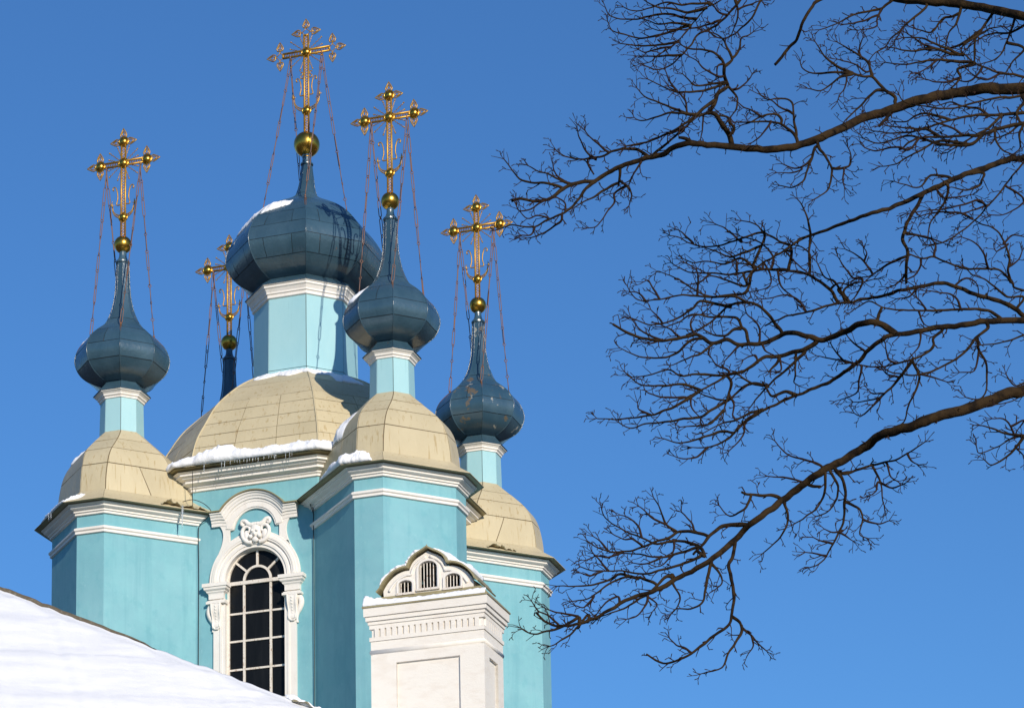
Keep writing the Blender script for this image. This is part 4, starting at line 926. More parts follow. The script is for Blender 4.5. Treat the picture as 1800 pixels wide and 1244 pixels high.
# ------------------------------------------------------------------ bare oak reaching in from the right
# limbs are drawn in picture units (u, v) with a depth of their own, then placed in the world about 35 m away
TY = 35.0
FR = {'A': (860, 200, 3.75), 'B': (1000, 0, 4.4425), 'C': (1400, 0, 4.4425), 'D': (1340, 250, 3.913), 'E': (1000, 400, 3.887), 'G': (1350, 460, 3.887), 'H': (900, 820, 3.77), 'I': (1340, 640, 3.4565)}
def PL(s):
    fr, rest = s.split(':'); ox, oy, k = FR[fr]; out = []
    for q in rest.split():
        x, y = q.split(','); out.append((ox + float(x) / k, oy + float(y) / k))
    return out
# bough: (depth offset m, [ (base width px, tip width px, polyline) ... first is the main limb ])
BOUGHS = [
 (1.2, [(19, 15, 'C:2500,300 2100,210 1777,130 1500,70 1250,30 1000,12 800,-8 600,-60'),
        (6.5, 6, 'B:2700,-320 2300,-150 1960,0 1900,55 1830,170 1777,310 1720,370 1660,450 1610,505'),
        (6, 1.6, 'C:770,-10 700,40 660,70 560,90 440,120 330,180 240,215 180,235'), (4, 1.5, 'C:660,75 630,150 620,210 480,240'), (4, 1.5, 'C:640,120 500,170 400,190 330,190'),
        (5, 1.6, 'C:1010,60 870,180 800,250 740,300 690,370 620,410 570,470'), (4, 1.5, 'C:830,220 800,270 760,340'),
        (6, 1.6, 'C:1280,90 1250,180 1190,260 1160,390'), (5.8, 3, 'C:1530,110 1440,240 1400,300 1390,380 1390,480'), (6, 1.6, 'C:1440,240 1280,350 1150,390 1040,400'), (5, 1.6, 'C:1280,100 1220,130 1140,150 1060,250 980,240 880,210'),
        (5, 1.6, 'C:1700,170 1640,330 1600,420 1540,470 1450,500'), (6, 2, 'C:1777,380 1690,480 1640,560'), (5, 1.6, 'C:1777,200 1650,260 1540,260 1440,300 1330,380')]),
 (2.0, [(8.6, 2, 'B:1800,-420 1420,-190 1190,0 1080,60 1000,150 930,230 860,310 800,370 700,430 620,490 570,500'), (8.6, 2, 'B:1820,-440 1500,-160 1340,0 1240,120 1130,210 1000,280 950,360 860,450 780,520 680,545 580,510'),
        (5, 1.6, 'B:1000,150 900,140 760,110 620,130 530,150 400,150 320,120 285,65'), (6, 1.6, 'B:1080,60 930,100 820,70 700,60 600,10 560,-20'), (6, 1.6, 'B:930,200 800,250 680,280 560,300 450,275 340,240 305,175'),
        (5, 1.6, 'B:850,330 720,350 600,360 500,355 400,340'), (5, 1.8, 'B:1560,-120 1500,0 1470,60 1430,140 1350,220 1270,280 1180,300 1100,260'), (5, 1.6, 'B:1300,0 1320,100 1310,170 1270,270'), (5, 1.6, 'B:880,430 700,440 530,440'),
        (5, 1.6, 'B:1100,30 980,30 880,40 760,20 640,60 520,90 430,60'), (5, 1.6, 'B:960,200 830,180 700,190 600,160'), (4, 1.6, 'B:1180,160 1060,200 940,230 820,230 700,240 640,220'), (4, 1.6, 'B:1240,120 1160,90 1120,30 1060,0'), (4, 1.6, 'B:800,370 700,380 600,410 540,390'), (4, 1.6, 'B:1350,60 1430,30 1490,10')]),
 (0.0, [(24, 5, 'A:6300,-420 4700,-300 3525,-169 3292,-169 3124,-142 2955,-116 2786,-75 2617,-15 2449,34 2362,79 2235,135 2107,188 1960,225 1800,235 1620,220 1400,200 1280,200 1200,230 1150,265 1050,290 950,320 860,350 780,390 720,430 640,450 560,460 480,500 430,540 370,570 290,575 200,560 150,575'),
        (6, 1.6, 'A:700,450 640,490 590,560 540,620 480,660 380,700 300,745 200,740 130,735 70,760'), (5.8, 1.6, 'A:1040,275 980,240 900,230 820,245 760,275 680,290 600,300 500,280 440,240'), (6, 3, 'A:860,365 860,430 850,480'), (5, 1.8, 'A:860,440 910,480 940,540 920,605'),
        (4, 1.6, 'A:910,475 830,520 820,590 760,670 710,740 650,755'), (5, 1.6, 'A:840,460 760,500 690,550 620,580 560,620'), (5, 1.6, 'A:480,490 400,460 300,455 200,430 130,340 95,300'), (5, 1.6, 'A:640,440 520,460 420,410 330,380 250,340'), (4, 1.6, 'A:1000,320 950,400 920,470'),
        (5, 1.8, 'A:1060,285 1200,170 1290,90 1360,30 1420,0'), (4, 1.6, 'A:1300,85 1220,120 1100,160 1000,200 905,215'), (4, 1.6, 'A:700,300 640,250 600,170 580,100'), (4, 1.6, 'A:790,255 730,210 660,150 630,110'), (3, 1.5, 'A:660,350 690,400 640,320 600,300'), (4, 1.6, 'A:480,660 470,710 400,760 330,800 250,820'), (4, 1.6, 'A:430,540 330,590 270,630 200,640 180,600'), (4, 1.6, 'A:520,460 460,420 430,380 420,330'), (3, 1.5, 'A:500,640 500,590 440,550 380,560'), (4, 1.6, 'A:300,745 270,800 210,800'), (3, 1.5, 'A:390,690 320,670 250,690 190,630'),
        (10.8, 6, 'B:1275,1130 1250,1050 1200,980 1150,900 1105,870 1140,800 1165,730 1235,680 1230,640 1210,580 1215,520'), (5, 1.6, 'B:1215,520 1190,460 1130,410 1050,390 930,380 860,340'), (6, 1.6, 'B:1215,520 1265,480 1275,450 1240,380 1210,320 1170,280 1100,250'), (5, 1.6, 'B:1270,460 1330,390 1345,300 1400,280 1440,250'),
        (6, 1.6, 'B:1130,790 1050,850 980,910 900,970 820,1020 750,1050 640,1100 450,1140'), (6, 1.6, 'B:1120,880 1000,900 900,880 800,840 700,800 600,760 530,690'), (5, 1.6, 'B:1010,900 800,880 700,910 560,945 510,920'), (5, 1.6, 'B:1225,640 1100,660 1000,670 940,630 890,580'), (5, 1.6, 'B:1225,650 1120,690 1000,715 850,720 740,680 620,620'), (4, 1.6, 'B:850,720 790,640 750,550'), (4, 1.6, 'B:920,870 910,790 860,730 780,680'),
        (5, 1.6, 'B:1240,670 1310,760 1310,840 1280,900 1240,940'), (5.8, 3, 'B:1275,1040 1290,1000 1260,960 1240,920 1160,900'), (4, 1.6, 'B:1280,700 1330,690 1390,640 1430,580'), (7.2, 2, 'B:1790,1140 1777,1080 1730,1020 1650,970 1550,950 1400,955 1290,955'), (5, 1.6, 'B:1655,970 1660,930 1620,895 1530,900 1430,950 1340,980'), (4, 1.6, 'B:1500,910 1440,870 1370,840 1320,800'), (5, 1.6, 'B:1777,1060 1760,950 1740,800 1650,770 1560,780 1490,740'), (4, 1.6, 'B:1750,890 1640,830 1560,770'), (4, 1.6, 'B:1575,960 1500,1060 1430,1115'), (6.5, 5, 'A:1330,185 1300,165 1250,160'), (4, 1.6, 'B:1170,600 1060,540 1000,480 940,440'), (4, 1.6, 'B:1160,520 1160,600'), (4, 1.6, 'B:880,970 900,1020 850,1050'), (3, 1.5, 'B:1050,900 1040,1020 1030,1090'),
        (7.9, 4, 'C:770,800 770,760 700,710 640,650 590,600 520,600 440,575'), (6, 1.6, 'C:440,575 330,525 250,470 190,400 150,330'), (5, 1.6, 'C:440,575 300,565 150,575 50,540 30,480'), (5, 1.6, 'C:440,580 350,600 280,650 190,710 90,690'), (6, 1.6, 'C:590,600 575,540 560,490 500,440 400,380 320,330'), (4, 1.6, 'C:500,450 490,370 520,300'), (6, 2, 'C:690,705 620,710 560,760 500,830 430,890 370,960'), (3, 1.5, 'C:390,600 380,680 340,740 320,790'), (3, 1.5, 'C:540,560 450,500 380,480 320,465'),
        (5.8, 5, 'C:730,880 700,930 645,985'), (6, 2, 'D:390,40 430,90 475,180 470,270 440,340 350,395'), (5, 1.6, 'D:475,180 550,180 600,160 610,100 590,40'), (5, 1.6, 'D:360,40 340,110 310,190 280,270 200,310 120,300'), (4, 1.6, 'D:340,110 290,160 220,180 140,150'), (3, 1.5, 'D:270,190 200,210 100,210'), (4, 1.6, 'D:560,190 555,250 565,310')]),
 (-1.0, [(11.5, 2.5, 'C:3400,900 2600,760 2100,660 1777,600 1600,570 1450,520 1380,490 1330,440 1290,400 1300,350'), (6, 1.6, 'C:1380,490 1250,480 1100,470 980,480 850,505 700,490'), (6, 1.6, 'C:1310,430 1200,420 1080,380 900,400 720,370'), (5, 1.6, 'C:1260,420 1100,350 980,300 830,295'), (6.5, 3, 'C:1380,505 1260,540 1280,610 1210,690'), (5, 1.6, 'C:1300,350 1400,290 1500,230 1600,210'), (4, 1.6, 'C:1080,380 980,340 860,260'), (4, 1.6, 'C:1100,470 1010,540 940,575'), (4, 1.6, 'C:1280,610 1180,640 1080,640 1000,620'), (4, 1.6, 'C:1450,520 1400,600 1330,640 1240,620'), (4, 1.6, 'C:1600,570 1500,620 1420,610 1350,560')]),
 (-1.8, [(13, 3, 'C:3400,760 2500,800 2050,880 1777,960 1600,1000 1450,1050 1300,1060 1120,1070 960,1080 870,1120 800,1170'), (6.5, 2, 'C:2100,840 1777,880 1550,900 1400,900 1200,940 1000,1000 850,1000 700,980'), (5.8, 1.8, 'C:2050,680 1700,760 1600,760 1400,800 1200,850 1000,830 850,800 800,740'), (6, 1.6, 'C:1450,1060 1350,1130 1150,1130 1000,1090 880,1060 760,1090 640,1120 540,1090 495,1050'), (5, 1.6, 'C:1350,1130 1120,1100 980,1170 880,1220 780,1280 660,1300'), (5, 1.6, 'C:1200,940 1080,900 960,890 860,950 760,950'), (5, 1.6, 'C:1500,900 1420,850 1300,830 1200,800 1090,830'), (5, 1.6, 'C:1120,1070 1010,1010 900,1030 760,1040 640,1030 570,1010'), (5, 1.6, 'C:1777,960 1740,1050 1750,1150 1700,1200'), (6, 2, 'C:1777,800 1720,880 1740,960 1660,1040 1560,1080'), (5, 1.6, 'C:1550,1000 1560,1100 1620,1180 1700,1210'), (4, 1.6, 'C:1300,1060 1220,1000 1100,960 1030,900'), (5, 1.6, 'C:1600,900 1500,1000 1390,1060 1280,1130 1180,1190'), (4, 1.6, 'C:960,1080 880,1170 800,1150 700,1160 600,1180 510,1130')]),
 (0.6, [(17, 3, 'D:3400,-120 2500,30 2100,70 1800,110 1700,120 1600,150 1500,190 1400,220 1300,260 1200,310 1130,340 1050,380 960,420 850,460 750,490 650,525 550,560 450,600 350,635 270,665 200,710 130,760 60,800 0,830 -60,880 -110,940'),
        (8.6, 5, 'D:1110,345 1070,430 1010,530 975,610 970,680 1000,760 990,850 990,970'), (6, 3, 'D:1800,1020 1720,970 1650,890 1560,870 1400,870 1280,830 1180,790 1100,800 1010,770'), (5, 1.6, 'D:1710,960 1690,880 1700,790 1650,660 1590,590 1500,560 1450,530'), (5, 1.6, 'D:1000,780 900,820 800,880 740,920 680,930'), (5, 1.6, 'D:680,930 690,960 680,990 640,1060 600,1100'), (5.8, 2.2, 'D:2200,-300 1960,-50 1800,140 1720,230 1640,340 1560,430 1480,520 1400,590 1300,660 1200,700 1100,710'),
        (6, 1.8, 'D:1280,310 1260,400 1200,490 1150,570 1140,650'), (6, 1.6, 'D:1440,215 1520,210 1510,260 1490,300 1400,330 1300,310 1280,330'), (5, 1.6, 'D:1280,240 1160,230 1080,310 970,290 910,270'), (4, 1.6, 'D:1450,530 1370,490 1270,480 1150,490 1060,520'), (4, 1.6, 'D:1490,400 1380,430 1250,460 1130,470 1010,490'), (4, 1.6, 'D:1560,430 1440,470 1330,500'), (4, 1.6, 'D:1800,390 1740,460 1650,500 1570,500'), (4, 1.6, 'D:1690,700 1620,750 1600,740'), (4, 1.6, 'D:1660,700 1720,640 1800,650'), (4, 1.6, 'D:1690,860 1760,810 1790,740'), (4, 1.6, 'D:1550,860 1520,760 1460,690 1370,650'), (4, 1.6, 'D:1180,790 1190,700 1130,650 1050,640'), (4, 1.6, 'D:1090,800 1080,870 1030,930 940,960'), (4, 1.6, 'D:760,910 700,820 640,770 570,735'), (4, 1.6, 'D:700,820 720,770 700,730'), (4, 1.6, 'D:620,930 560,850 520,790'), (5, 1.6, 'D:330,630 310,520 270,430 240,390'), (5, 2, 'D:330,640 325,720 320,800 330,900'), (4, 1.6, 'D:1200,320 1240,380 1330,380 1440,360'), (5, 1.6, 'D:970,620 1060,640 1150,660 1240,690'), (4, 1.6, 'D:990,900 930,970 870,1000')]),
 (1.6, [(14, 3, 'D:3300,2100 2500,1640 2000,1330 1800,1200 1750,1150 1650,1100 1550,1070 1450,1040 1350,1000 1250,970 1150,980 1050,1000 950,1020 850,1050 700,1080 600,1100 500,1110 400,1140 300,1170 200,1190 100,1220 20,1260'),
        (5.8, 2.5, 'D:520,1095 470,1020 400,960 300,905 200,885 100,880 0,870 -80,840 -180,830'), (5, 3, 'D:590,1090 540,1040 520,1010 550,1000'), (6, 1.6, 'D:570,1090 500,960 430,930 380,830'), (6, 3, 'D:1530,1070 1545,1040'), (5, 1.6, 'D:600,1100 560,1030 620,970 700,960 770,940'), (4, 1.6, 'D:470,1010 520,970 600,980'), (4, 1.6, 'D:300,1165 250,1090 170,1050 60,1070 0,1080'), (4, 1.6, 'D:1060,1010 1010,1060 920,1080'), (4, 1.6, 'G:1290,150 1360,110 1430,160 1440,220'), (5, 1.6, 'G:1749,240 1640,240 1560,180 1480,120 1400,90 1340,40'),
        (5, 1.8, 'E:1500,290 1400,285 1280,290 1240,300 1100,320 980,310 880,310 780,290 700,240'), (5, 1.6, 'E:1340,50 1250,50 1150,85 1040,120 930,130 830,110 760,70 690,55'), (6, 1.6, 'E:1520,140 1440,95 1380,60 1320,20 1280,-20 1180,-50'), (5, 1.6, 'E:1300,130 1200,170 1100,200 1000,160 900,130'), (5, 1.6, 'E:1280,290 1180,210 1070,250 950,230 850,240 780,210'), (5, 1.6, 'E:1210,400 1080,360 960,320 880,280'), (6, 1.6, 'E:1250,300 1210,440 1090,460 960,470 850,420 740,350 620,300 595,310'), (4, 1.6, 'E:1180,100 1120,50 1060,0 990,-30'), (4, 1.6, 'E:1400,205 1340,130 1280,90 1170,60'), (4, 1.6, 'E:1330,240 1380,330 1370,400 1300,430'), (4, 1.6, 'E:1430,290 1440,380 1480,430 1560,500'), (4, 1.6, 'E:850,110 800,60 770,30 730,10'), (4, 1.6, 'E:1140,320 1150,240 1110,190 1040,150'), (4, 1.6, 'E:960,320 900,370 820,390'), (4, 1.6, 'E:1480,160 1560,250 1650,320'), (5, 1.6, 'E:1640,320 1650,190 1600,140 1540,120')]),
 (0.2, [(17, 4, 'G:3700,330 2600,380 2000,400 1749,400 1650,400 1550,405 1450,410 1350,430 1250,440 1150,450 1050,470 950,490 850,500 780,530 700,590 640,660 570,720 500,770 400,830 300,870 200,910 100,950 0,1000 -90,1040 -170,1100'),
        (13, 4, 'G:860,485 780,430 700,410 620,430 540,470 450,510 360,535 280,510 200,490 120,490 0,545 -60,560 -150,565 -220,560 -280,530 -380,560 -440,520 -500,500 -600,520 -720,540 -860,520 -960,485 -1060,425'),
        (5.8, 3, 'E:1450,710 1400,640 1350,580 1290,530 1210,510 1100,530 1030,590 950,660 880,700 800,730'), (5, 1.6, 'E:1220,515 1130,470 1000,475 900,470 780,460 620,490 520,500 450,480 400,400'), (6, 1.6, 'E:1100,540 1000,520 900,505 820,570 740,620 640,655 540,660 460,630 415,620'), (6, 1.8, 'E:1230,790 1210,710 1180,680 1150,620 1080,610 950,610 850,590 760,640 660,680'), (6, 2, 'E:1180,690 1120,700 1060,740 980,730 930,700'), (5, 1.6, 'E:980,795 900,860 820,890 700,940'), (5, 1.6, 'E:920,755 830,770 760,840 680,880 580,890 480,880 350,825'),
        (10.1, 1.8, 'E:1690,780 1620,830 1530,850 1440,880 1350,880 1280,920 1200,980 1100,1000 1000,1060 900,1110 800,1160 700,1190'), (5.8, 1.8, 'E:1610,850 1520,940 1450,1000 1370,1070 1290,1160 1235,1230'), (6, 3, 'E:1440,890 1410,940 1360,990'), (5, 1.8, 'E:1550,870 1545,960 1550,1010 1535,1060 1570,1080'), (6.5, 3, 'E:1560,1145 1480,1120 1390,1150 1350,1100 1320,1050'), (6, 1.6, 'E:1320,1075 1240,1060 1170,1010 1100,1000'), (6, 1.6, 'E:1350,1080 1260,1065 1190,1090 1110,1160 1050,1180 940,1150 850,1110'), (5, 1.6, 'E:1200,980 1050,1010 900,1000 760,1010 680,970 540,1010 430,1020'), (5, 1.6, 'E:900,1110 780,1070 640,1080 500,1075 430,1030 385,985'), (4, 1.6, 'E:800,1160 700,1160 600,1150 530,1120 510,1080'), (4, 1.6, 'E:640,770 560,740 480,690 420,610'), (4, 1.6, 'E:760,750 700,700 620,660'), (4, 1.6, 'E:640,655 600,600 560,560'), (4, 1.6, 'E:860,730 830,660 850,610 910,590'), (4, 1.6, 'E:1300,790 1300,680 1220,590 1200,540'), (4, 1.6, 'E:1160,810 1110,860 1065,910'), (4, 1.6, 'E:1080,970 1000,930 960,870'), (4, 1.6, 'E:1290,920 1270,870 1190,900'), (4, 1.6, 'E:640,765 560,790 500,780'), (4, 1.6, 'E:1320,800 1340,840 1400,870'), (4, 1.6, 'E:1440,880 1450,930 1440,980 1360,980'), (4, 1.6, 'E:520,500 480,450 420,440'), (4, 1.6, 'E:620,490 580,420 540,360 510,370'), (4, 1.6, 'E:880,310 830,260 790,240'),
        (6, 1.8, 'E:1110,1060 1090,1140 1060,1244 1050,1300'), (6, 1.6, 'E:900,1110 780,1190 680,1240 560,1280 420,1300 300,1310 190,1300'), (6, 1.8, 'E:1330,1244 1200,1330 1130,1400 1060,1460 950,1500 830,1500'), (6, 1.6, 'E:1100,1170 1000,1230 900,1290 760,1310 640,1330 520,1340 420,1370 340,1330'), (5, 1.6, 'E:1330,1240 1230,1270 1150,1310 1040,1340 920,1400'), (5, 1.6, 'E:1050,1250 980,1330 900,1350 760,1360'), (4, 1.6, 'E:560,1280 480,1240 470,1200'), (4, 1.6, 'E:1090,1140 1130,1210 1120,1290 1180,1340'), (4, 1.6, 'E:830,1150 840,1230 900,1300'), (5, 1.6, 'E:1120,1400 1050,1390 950,1420 860,1450 760,1470 640,1440'), (4, 1.6, 'E:950,1500 880,1560 800,1580 720,1560'), (4, 1.6, 'E:1200,1330 1190,1420 1100,1520'),
        (6, 2, 'G:1500,455 1420,520 1370,590 1290,660 1200,710 1110,750 1000,775 900,765 800,740'), (5, 2, 'G:1190,470 1130,520 1130,570 1090,620 1000,660 900,690 800,715 700,715 600,705'), (6, 1.6, 'G:980,680 900,790 800,900 720,940 580,960'), (5, 1.8, 'G:990,690 1035,790 1000,900 960,980 930,1090 880,1120'), (4, 1.6, 'G:780,910 740,960 640,1050 590,1035'), (4, 1.6, 'G:640,725 620,830 600,900 500,940'), (5, 1.8, 'G:1430,520 1440,600 1490,690 1495,790 1490,880 1440,940 1350,925'), (5, 1.8, 'G:1900,440 1749,500 1640,540 1550,560 1440,570'), (5.8, 2, 'G:1600,395 1520,340 1450,325 1330,325 1200,330 1080,335 960,330 850,325 780,310 690,270 600,320'), (5.8, 5, 'G:750,400 760,350 775,315'), (4, 1.6, 'G:1440,610 1410,740 1310,755'), (4, 1.6, 'G:600,700 540,680 420,660 330,640'), (4, 1.6, 'G:660,610 580,550 540,500'), (4, 1.6, 'G:530,690 460,610 430,560'), (4, 1.6, 'G:870,690 820,660 800,560'), (4, 1.6, 'G:1040,470 1040,560 980,640'), (4, 1.6, 'G:1050,770 1130,790 1220,820'), (3, 1.5, 'G:800,900 720,900 690,880'), (4, 1.6, 'G:900,790 820,770 780,730'), (4, 1.6, 'G:1320,325 1280,240 1180,210 1090,200'), (4, 1.6, 'G:1080,330 1040,270 980,220'), (4, 1.6, 'G:1030,340 1060,420 1090,440')]),
 (-0.6, [(26, 4, 'I:3600,-260 2600,-60 2000,70 1590,160 1500,175 1400,215 1300,250 1200,285 1100,305 1000,340 900,380 800,405 720,430 640,490 560,540 480,590 400,630 330,670 250,730 180,780 120,830 50,880 0,920 -90,985 -160,1060 -330,1200 -500,1290 -640,1370 -800,1420 -960,1510 -1060,1560 -1150,1580 -1240,1590 -1320,1560 -1370,1510'),
        (10.1, 4, 'H:1550,385 1450,385 1380,400 1310,460 1250,530 1200,580'), (6, 1.6, 'H:440,1000 330,1060 230,1090 130,1105 60,1070'), (5, 1.6, 'H:500,980 440,1060 370,1120 300,1165 245,1190'), (6.5, 3, 'H:1480,480 1465,590 1435,650 1450,720 1465,800 1470,880 1455,980 1435,1050 1350,1110 1260,1180 1190,1235 1100,1280 1000,1300 890,1240'), (6, 1.6, 'H:1455,990 1510,1030 1530,1070 1590,1120 1640,1180 1690,1220'), (5, 1.6, 'H:1520,1050 1520,1100 1470,1180 1430,1240 1390,1330 1250,1370'), (6, 1.6, 'H:1320,620 1300,720 1280,820 1260,900 1180,940 1090,940 1050,980'), (5, 1.6, 'H:1320,640 1380,710 1390,770 1350,810'), (5, 1.6, 'H:1060,710 1070,780 1110,850 1100,920 1060,970'), (6, 1.6, 'H:1010,735 930,820 850,870 760,930 650,970 570,1000'), (4, 1.6, 'H:900,850 880,930 820,990 760,1010'),
        (5.8, 1.8, 'H:1300,460 1200,430 1110,430 1040,470 940,500 870,530 760,560 640,560 560,530 500,490'), (5, 1.6, 'H:1250,590 1140,640 1000,680 870,710 730,690 600,690 500,680 450,660'), (6, 1.6, 'H:1280,590 1230,520 1080,490 960,510 860,470 740,420 620,340 590,260'), (5, 1.6, 'H:930,765 830,730 720,740 620,790 530,860 470,880 400,890'), (5, 1.6, 'H:830,740 720,710 640,750 540,780 430,790 300,790'), (5, 1.6, 'H:1090,430 1020,380 990,300 940,200'), (5, 1.6, 'H:1240,530 1110,570 980,600 850,580 700,570'), (4, 1.6, 'H:860,470 840,400 780,340 720,320'), (4, 1.6, 'H:1020,380 930,340 880,290 840,260'), (4, 1.6, 'H:1210,430 1190,370 1120,300'), (4, 1.6, 'H:640,560 590,500 540,460'), (4, 1.6, 'H:640,690 580,620 530,560'), (4, 1.6, 'H:740,560 640,600 560,590 490,620'), (4, 1.6, 'H:600,690 520,720 450,700'), (4, 1.6, 'H:540,860 480,930 420,920'), (4, 1.6, 'H:300,1035 230,980 170,950 130,890'), (4, 1.6, 'H:440,990 340,970 280,960 210,930'), (4, 1.6, 'H:700,860 620,900 560,980'), (4, 1.6, 'H:870,530 800,480 740,480 660,440'), (4, 1.6, 'H:990,600 900,640 800,640'), (4, 1.6, 'H:1070,490 1070,560 1010,640 960,660'), (3, 1.5, 'H:900,860 960,910 930,960'), (4, 1.6, 'H:1190,1235 1150,1200 1090,1180 1040,1130'), (4, 1.6, 'H:1590,1120 1600,1180 1570,1230'),
        (5, 1.8, 'I:130,830 155,920 140,1000 80,1080 0,1150'), (5, 1.8, 'I:380,660 380,770 340,860 260,930 190,970'), (5, 1.8, 'I:410,650 460,740 440,840 390,900 330,920'), (5.8, 2, 'I:440,630 500,730 500,840 490,960 430,1090 360,1200 290,1235'), (5, 1.8, 'I:470,650 500,665 580,640 700,605 810,580 900,530 990,470'), (5, 1.6, 'I:670,620 720,720 730,820 740,860'), (5, 1.6, 'I:510,840 590,880 610,950 590,1030 640,1055'), (4, 1.6, 'I:610,940 700,970 770,950'), (4, 1.6, 'I:720,720 790,750 880,715'), (4, 1.6, 'I:350,610 240,575 150,545 75,465'), (4, 1.6, 'I:270,720 150,690 30,680'), (6.5, 4, 'I:130,830 80,800 0,795 -90,790 -130,775'), (5, 1.6, 'I:-70,800 -110,880 -200,920 -260,860'), (5.8, 5, 'I:270,725 310,740 355,742'), (4, 1.6, 'I:760,610 780,680 830,720'), (4, 1.6, 'I:880,540 910,590 950,610'), (4, 1.6, 'I:700,720 690,770 650,800'), (4, 1.6, 'I:490,1010 430,1020 375,1000'), (4, 1.6, 'I:430,1090 350,1070 310,1050'), (4, 1.6, 'I:470,1020 550,1070'), (4, 1.6, 'I:380,1160 260,1140')]),
 (-1.6, [(8.6, 2, 'I:3000,330 2200,380 1800,400 1590,432 1500,460 1430,500 1320,540 1295,490'), (5, 1.6, 'I:1590,435 1480,420 1400,390 1320,370'), (5, 1.6, 'I:1590,440 1510,540 1400,610 1350,580'), (6, 1.6, 'I:2000,180 1700,180 1590,190 1500,230 1420,245'), (4, 1.6, 'I:1540,440 1480,340 1400,330'), (4, 1.6, 'I:1590,340 1550,400'), (4, 1.6, 'I:1540,500 1590,560'), (5, 1.6, 'I:1700,60 1590,110 1530,130 1480,60')]),
]
tree_root = at(2500, 2700, TY); tree_root.z = GROUND
tree = empty('bare_tree', tree_root)
tag(tree, 'leafless oak with long dark budded branches reaching in from the right edge', 'tree')
TINV = Matrix.Translation(-tree_root)
PXM = F_PX / TY
def wpt(u, v, w):
    """picture position and depth offset (px) to world"""
    Y = TY + w / PXM; return at(u, v, Y)
trg = random.Random(11)
def to_px(P):
    d = P.dot(CF); return Vector((900 + F_PX * P.dot(CR) / d, CY - F_PX * P.dot(CU) / d, (P.y - TY) * PXM))
def trunk_px(p):
    """where a limb that starts at picture point p leaves the trunk"""
    q = wpt(p.x, p.y, 0); return to_px(Vector((tree_root.x - .15, tree_root.y, max(2.5, q.z - .55))))
def depthf(off, u, v): return (off + 1.1 * noise.noise(Vector((u * .0035, v * .0035, off))) + .35 * noise.noise(Vector((u * .012, v * .012, off + 4)))) * PXM
class Tw:
    def __init__(s): s.v = []; s.f = []
def tube_px(mb, P, Wd, sides):
    mb.tube([wpt(p.x, p.y, p.z) for p in P], [max(w, 1.0) / 2 / PXM for w in Wd], sides, cap=False)
def twig(mb, p, ang, wang, ln, wd, lev):
    """a knobbly twig with side buds; ang in the picture plane, wang towards or away from the viewer"""
    n = max(3, int(ln / 7)); P = [p.copy()]; a = ang; b = wang; bend = trg.uniform(-.022, .022)
    for i in range(n):
        a += bend * 7 + trg.gauss(0, .14); b += trg.gauss(0, .12); st = ln / n
        q = P[-1] + Vector((math.cos(a) * math.cos(b), math.sin(a) * math.cos(b), math.sin(b))) * st
        P.append(q)
        if lev > 0 and i > 0 and trg.random() < (.75 if lev == 2 else .6):
            s = 1 if (i % 2) else -1
            twig(mb, q, a + s * trg.uniform(.5, 1.0), b + trg.uniform(-.6, .6), ln * trg.uniform(.22, .48) if lev == 2 else trg.uniform(4, 9), wd * .72, lev - 1)
    W_ = [lerp(wd, max(1.1, wd * .55), i / n) for i in range(n + 1)]
    if lev == 0 or ln < 16: W_[-1] *= 1.75; W_[-2] *= 1.4                 # bud
    P.append(P[-1] + (P[-1] - P[-2]).normalized() * 2.0); W_.append(.5)
    tube_px(mb, P, W_, 3 if wd < 2 else 4)
TWM = 0
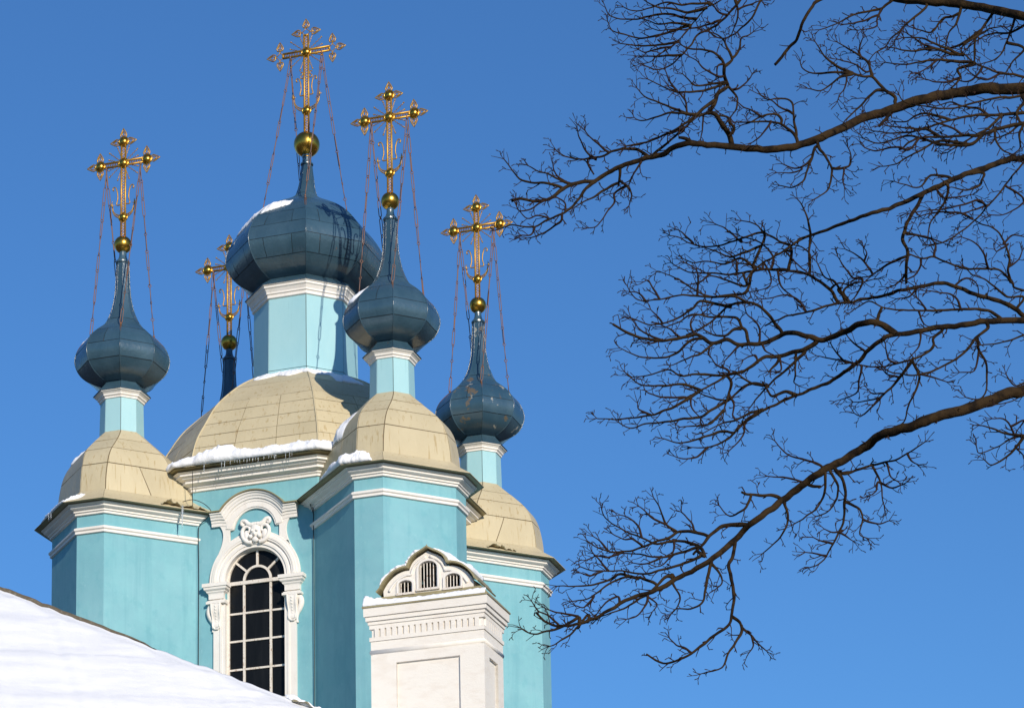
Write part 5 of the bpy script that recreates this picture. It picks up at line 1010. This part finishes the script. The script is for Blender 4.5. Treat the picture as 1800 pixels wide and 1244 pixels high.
for bi, (off, limbs) in enumerate(BOUGHS):
    bough = None; done = []
    for li, (w0, w1, s) in enumerate(limbs):
        if li and w0 <= 6.6: w0 += 1.1
        if li: w1 += .4
        pl = PL(s); pts2 = [Vector((u, v, 0)) for u, v in pl]; L = sum((b - a).length for a, b in zip(pts2, pts2[1:]))
        tilt = trg.uniform(-.35, .35) if li else 0
        near = lambda q: min(done, key=lambda d: (d[0].xy - q.xy).length) if done else None
        dz0 = 0; tr = None
        if li == 0: tr = trunk_px(pts2[0])
        if li:
            a_, b_ = near(pts2[0]), near(pts2[-1]); da, db = (a_[0].xy - pts2[0].xy).length, (b_[0].xy - pts2[-1].xy).length
            if db < 14 and da > 30 and pts2[0].x < 1800: pts2.reverse(); a_, da = b_, db
            if da < 60:
                if da > 2: pts2.insert(0, Vector((a_[0].x, a_[0].y, 0)))
                dz0 = a_[0].z - depthf(off, a_[0].x, a_[0].y)
            elif pts2[0].x > 1795 or pts2[0].y < 0: tr = trunk_px(pts2[0])
            elif da < 170:
                pts2.insert(0, Vector((a_[0].x, a_[0].y, 0))); dz0 = a_[0].z - depthf(off, a_[0].x, a_[0].y)
        n_tr = 0
        if tr is not None:
            a = Vector((tr.x, tr.y, 0)); b = pts2[0]
            while pts2[0].x > 2420: pts2.pop(0)
            b = pts2[0]; L0 = (b - a).length
            pts2[0:0] = [a, a.lerp(b, .35) + Vector((0, L0 * .03, 0)), a.lerp(b, .7) + Vector((0, L0 * .02, 0))]
        sm = catmull(pts2, 5); acc = 0; P = []; 
        for i, p in enumerate(sm):
            if i: acc += (sm[i] - sm[i - 1]).length
            j = 1.5 if li else 2.4
            P.append(Vector((p.x + j * noise.noise(Vector((acc * .06, bi, li))), p.y + j * noise.noise(Vector((acc * .06, bi + 9, li))), depthf(off, p.x, p.y) * (1 if tr is None else min(1, max(0, (tr.x - p.x) / 500))) + tilt * acc * .5 + dz0)))
        n = len(P); W_ = []
        ac = 0
        for i in range(n):
            if i: ac += (P[i].xy - P[i - 1].xy).length
            t = ac / max(acc, 1); w = lerp(w0, w1, t ** .8)
            if li == 0 and w0 > 11:     # limbs keep their girth until the frame edge, then taper
                w = lerp(w0 * 1.25, w0, min(1, t / .3)) if t < .3 else lerp(w0, w1, ((t - .3) / .7) ** .9)
            W_.append(w * (1 + .13 * noise.noise(Vector((ac * .08, bi * 3, li))) + (.40 * max(0, noise.noise(Vector((ac * .035, bi * 7, li))) - .25))))
        done += [(p, w) for p, w in zip(P, W_)]
        mb = MB(); tube_px(mb, P, W_, 10 if w0 > 9 else (6 if w0 > 4 else 5))
        ntube = len(mb.f)
        # twigs
        dist = 0; nxt = 6 if w0 < 7 else 30; side = 1
        for i in range(1, n):
            seg = (P[i] - P[i - 1]); dist += seg.xy.length
            w = W_[i]
            if P[i].x > 2400 or P[i].x < 840 or P[i].y < -260: continue
            if dist > nxt:
                stout = w > 6.5
                nxt = dist + (2.2 if P[i].x > 1860 or P[i].y < -40 else .62 if P[i].x > 1480 and P[i].y < 360 else .9) * (trg.uniform(9, 19) if not stout else trg.uniform(34, 80)); side = -side
                a = math.atan2(seg.y, seg.x) + side * trg.uniform(.4, 1.0) * (1 if not stout else 1.25)
                up = -math.pi / 2; a += .18 * math.sin(up - a)
                ln = trg.uniform(8, 27) * (1.0 if w > 2.2 else .85)
                twig(mb, P[i].copy(), a, trg.uniform(-.7, .7), ln, min(2.5, max(1.65, w * .55)), 2 if ln > 20 else 1)
        if w1 < 2.5:                                  # spray at the tip
            seg = P[-1] - P[-2]; a = math.atan2(seg.y, seg.x)
            for k in range(3): twig(mb, P[-1].copy(), a + (k - 1) * .5 + trg.uniform(-.15, .15), trg.uniform(-.4, .4), trg.uniform(12, 24), 1.8, 1)
        me = mb.mesh('branch', M_BARK if w0 > 5.5 else M_TWIG, True, False)
        if w0 > 5.5:
            me.materials.append(M_TWIG)
            for k in range(ntube, len(me.polygons)): me.polygons[k].material_index = 1
        if bough is None:
            bough = link('bough', me, tree, None, TINV)
        else: link('branch', me, bough)
# trunk, outside the frame
tp = at(2500, -300, TY + 1); base = Vector((tree_root.x, tree_root.y, GROUND - .3)); pts = []
for i in range(24):
    t = i / 23; p = base.lerp(Vector((tree_root.x, tree_root.y, 33)), t); pts.append(p + Vector((.5 * noise.noise(Vector((t * 3, 1, 0))), .5 * noise.noise(Vector((t * 3, 5, 0))), 0)))
mb = MB(); mb.tube(pts, [lerp(.75, .28, i / 23) + (.5 * max(0, 1 - i / 2.5)) for i in range(24)], 18)
link('trunk', mb.mesh('trunk', M_BARK, True), tree, None, TINV)
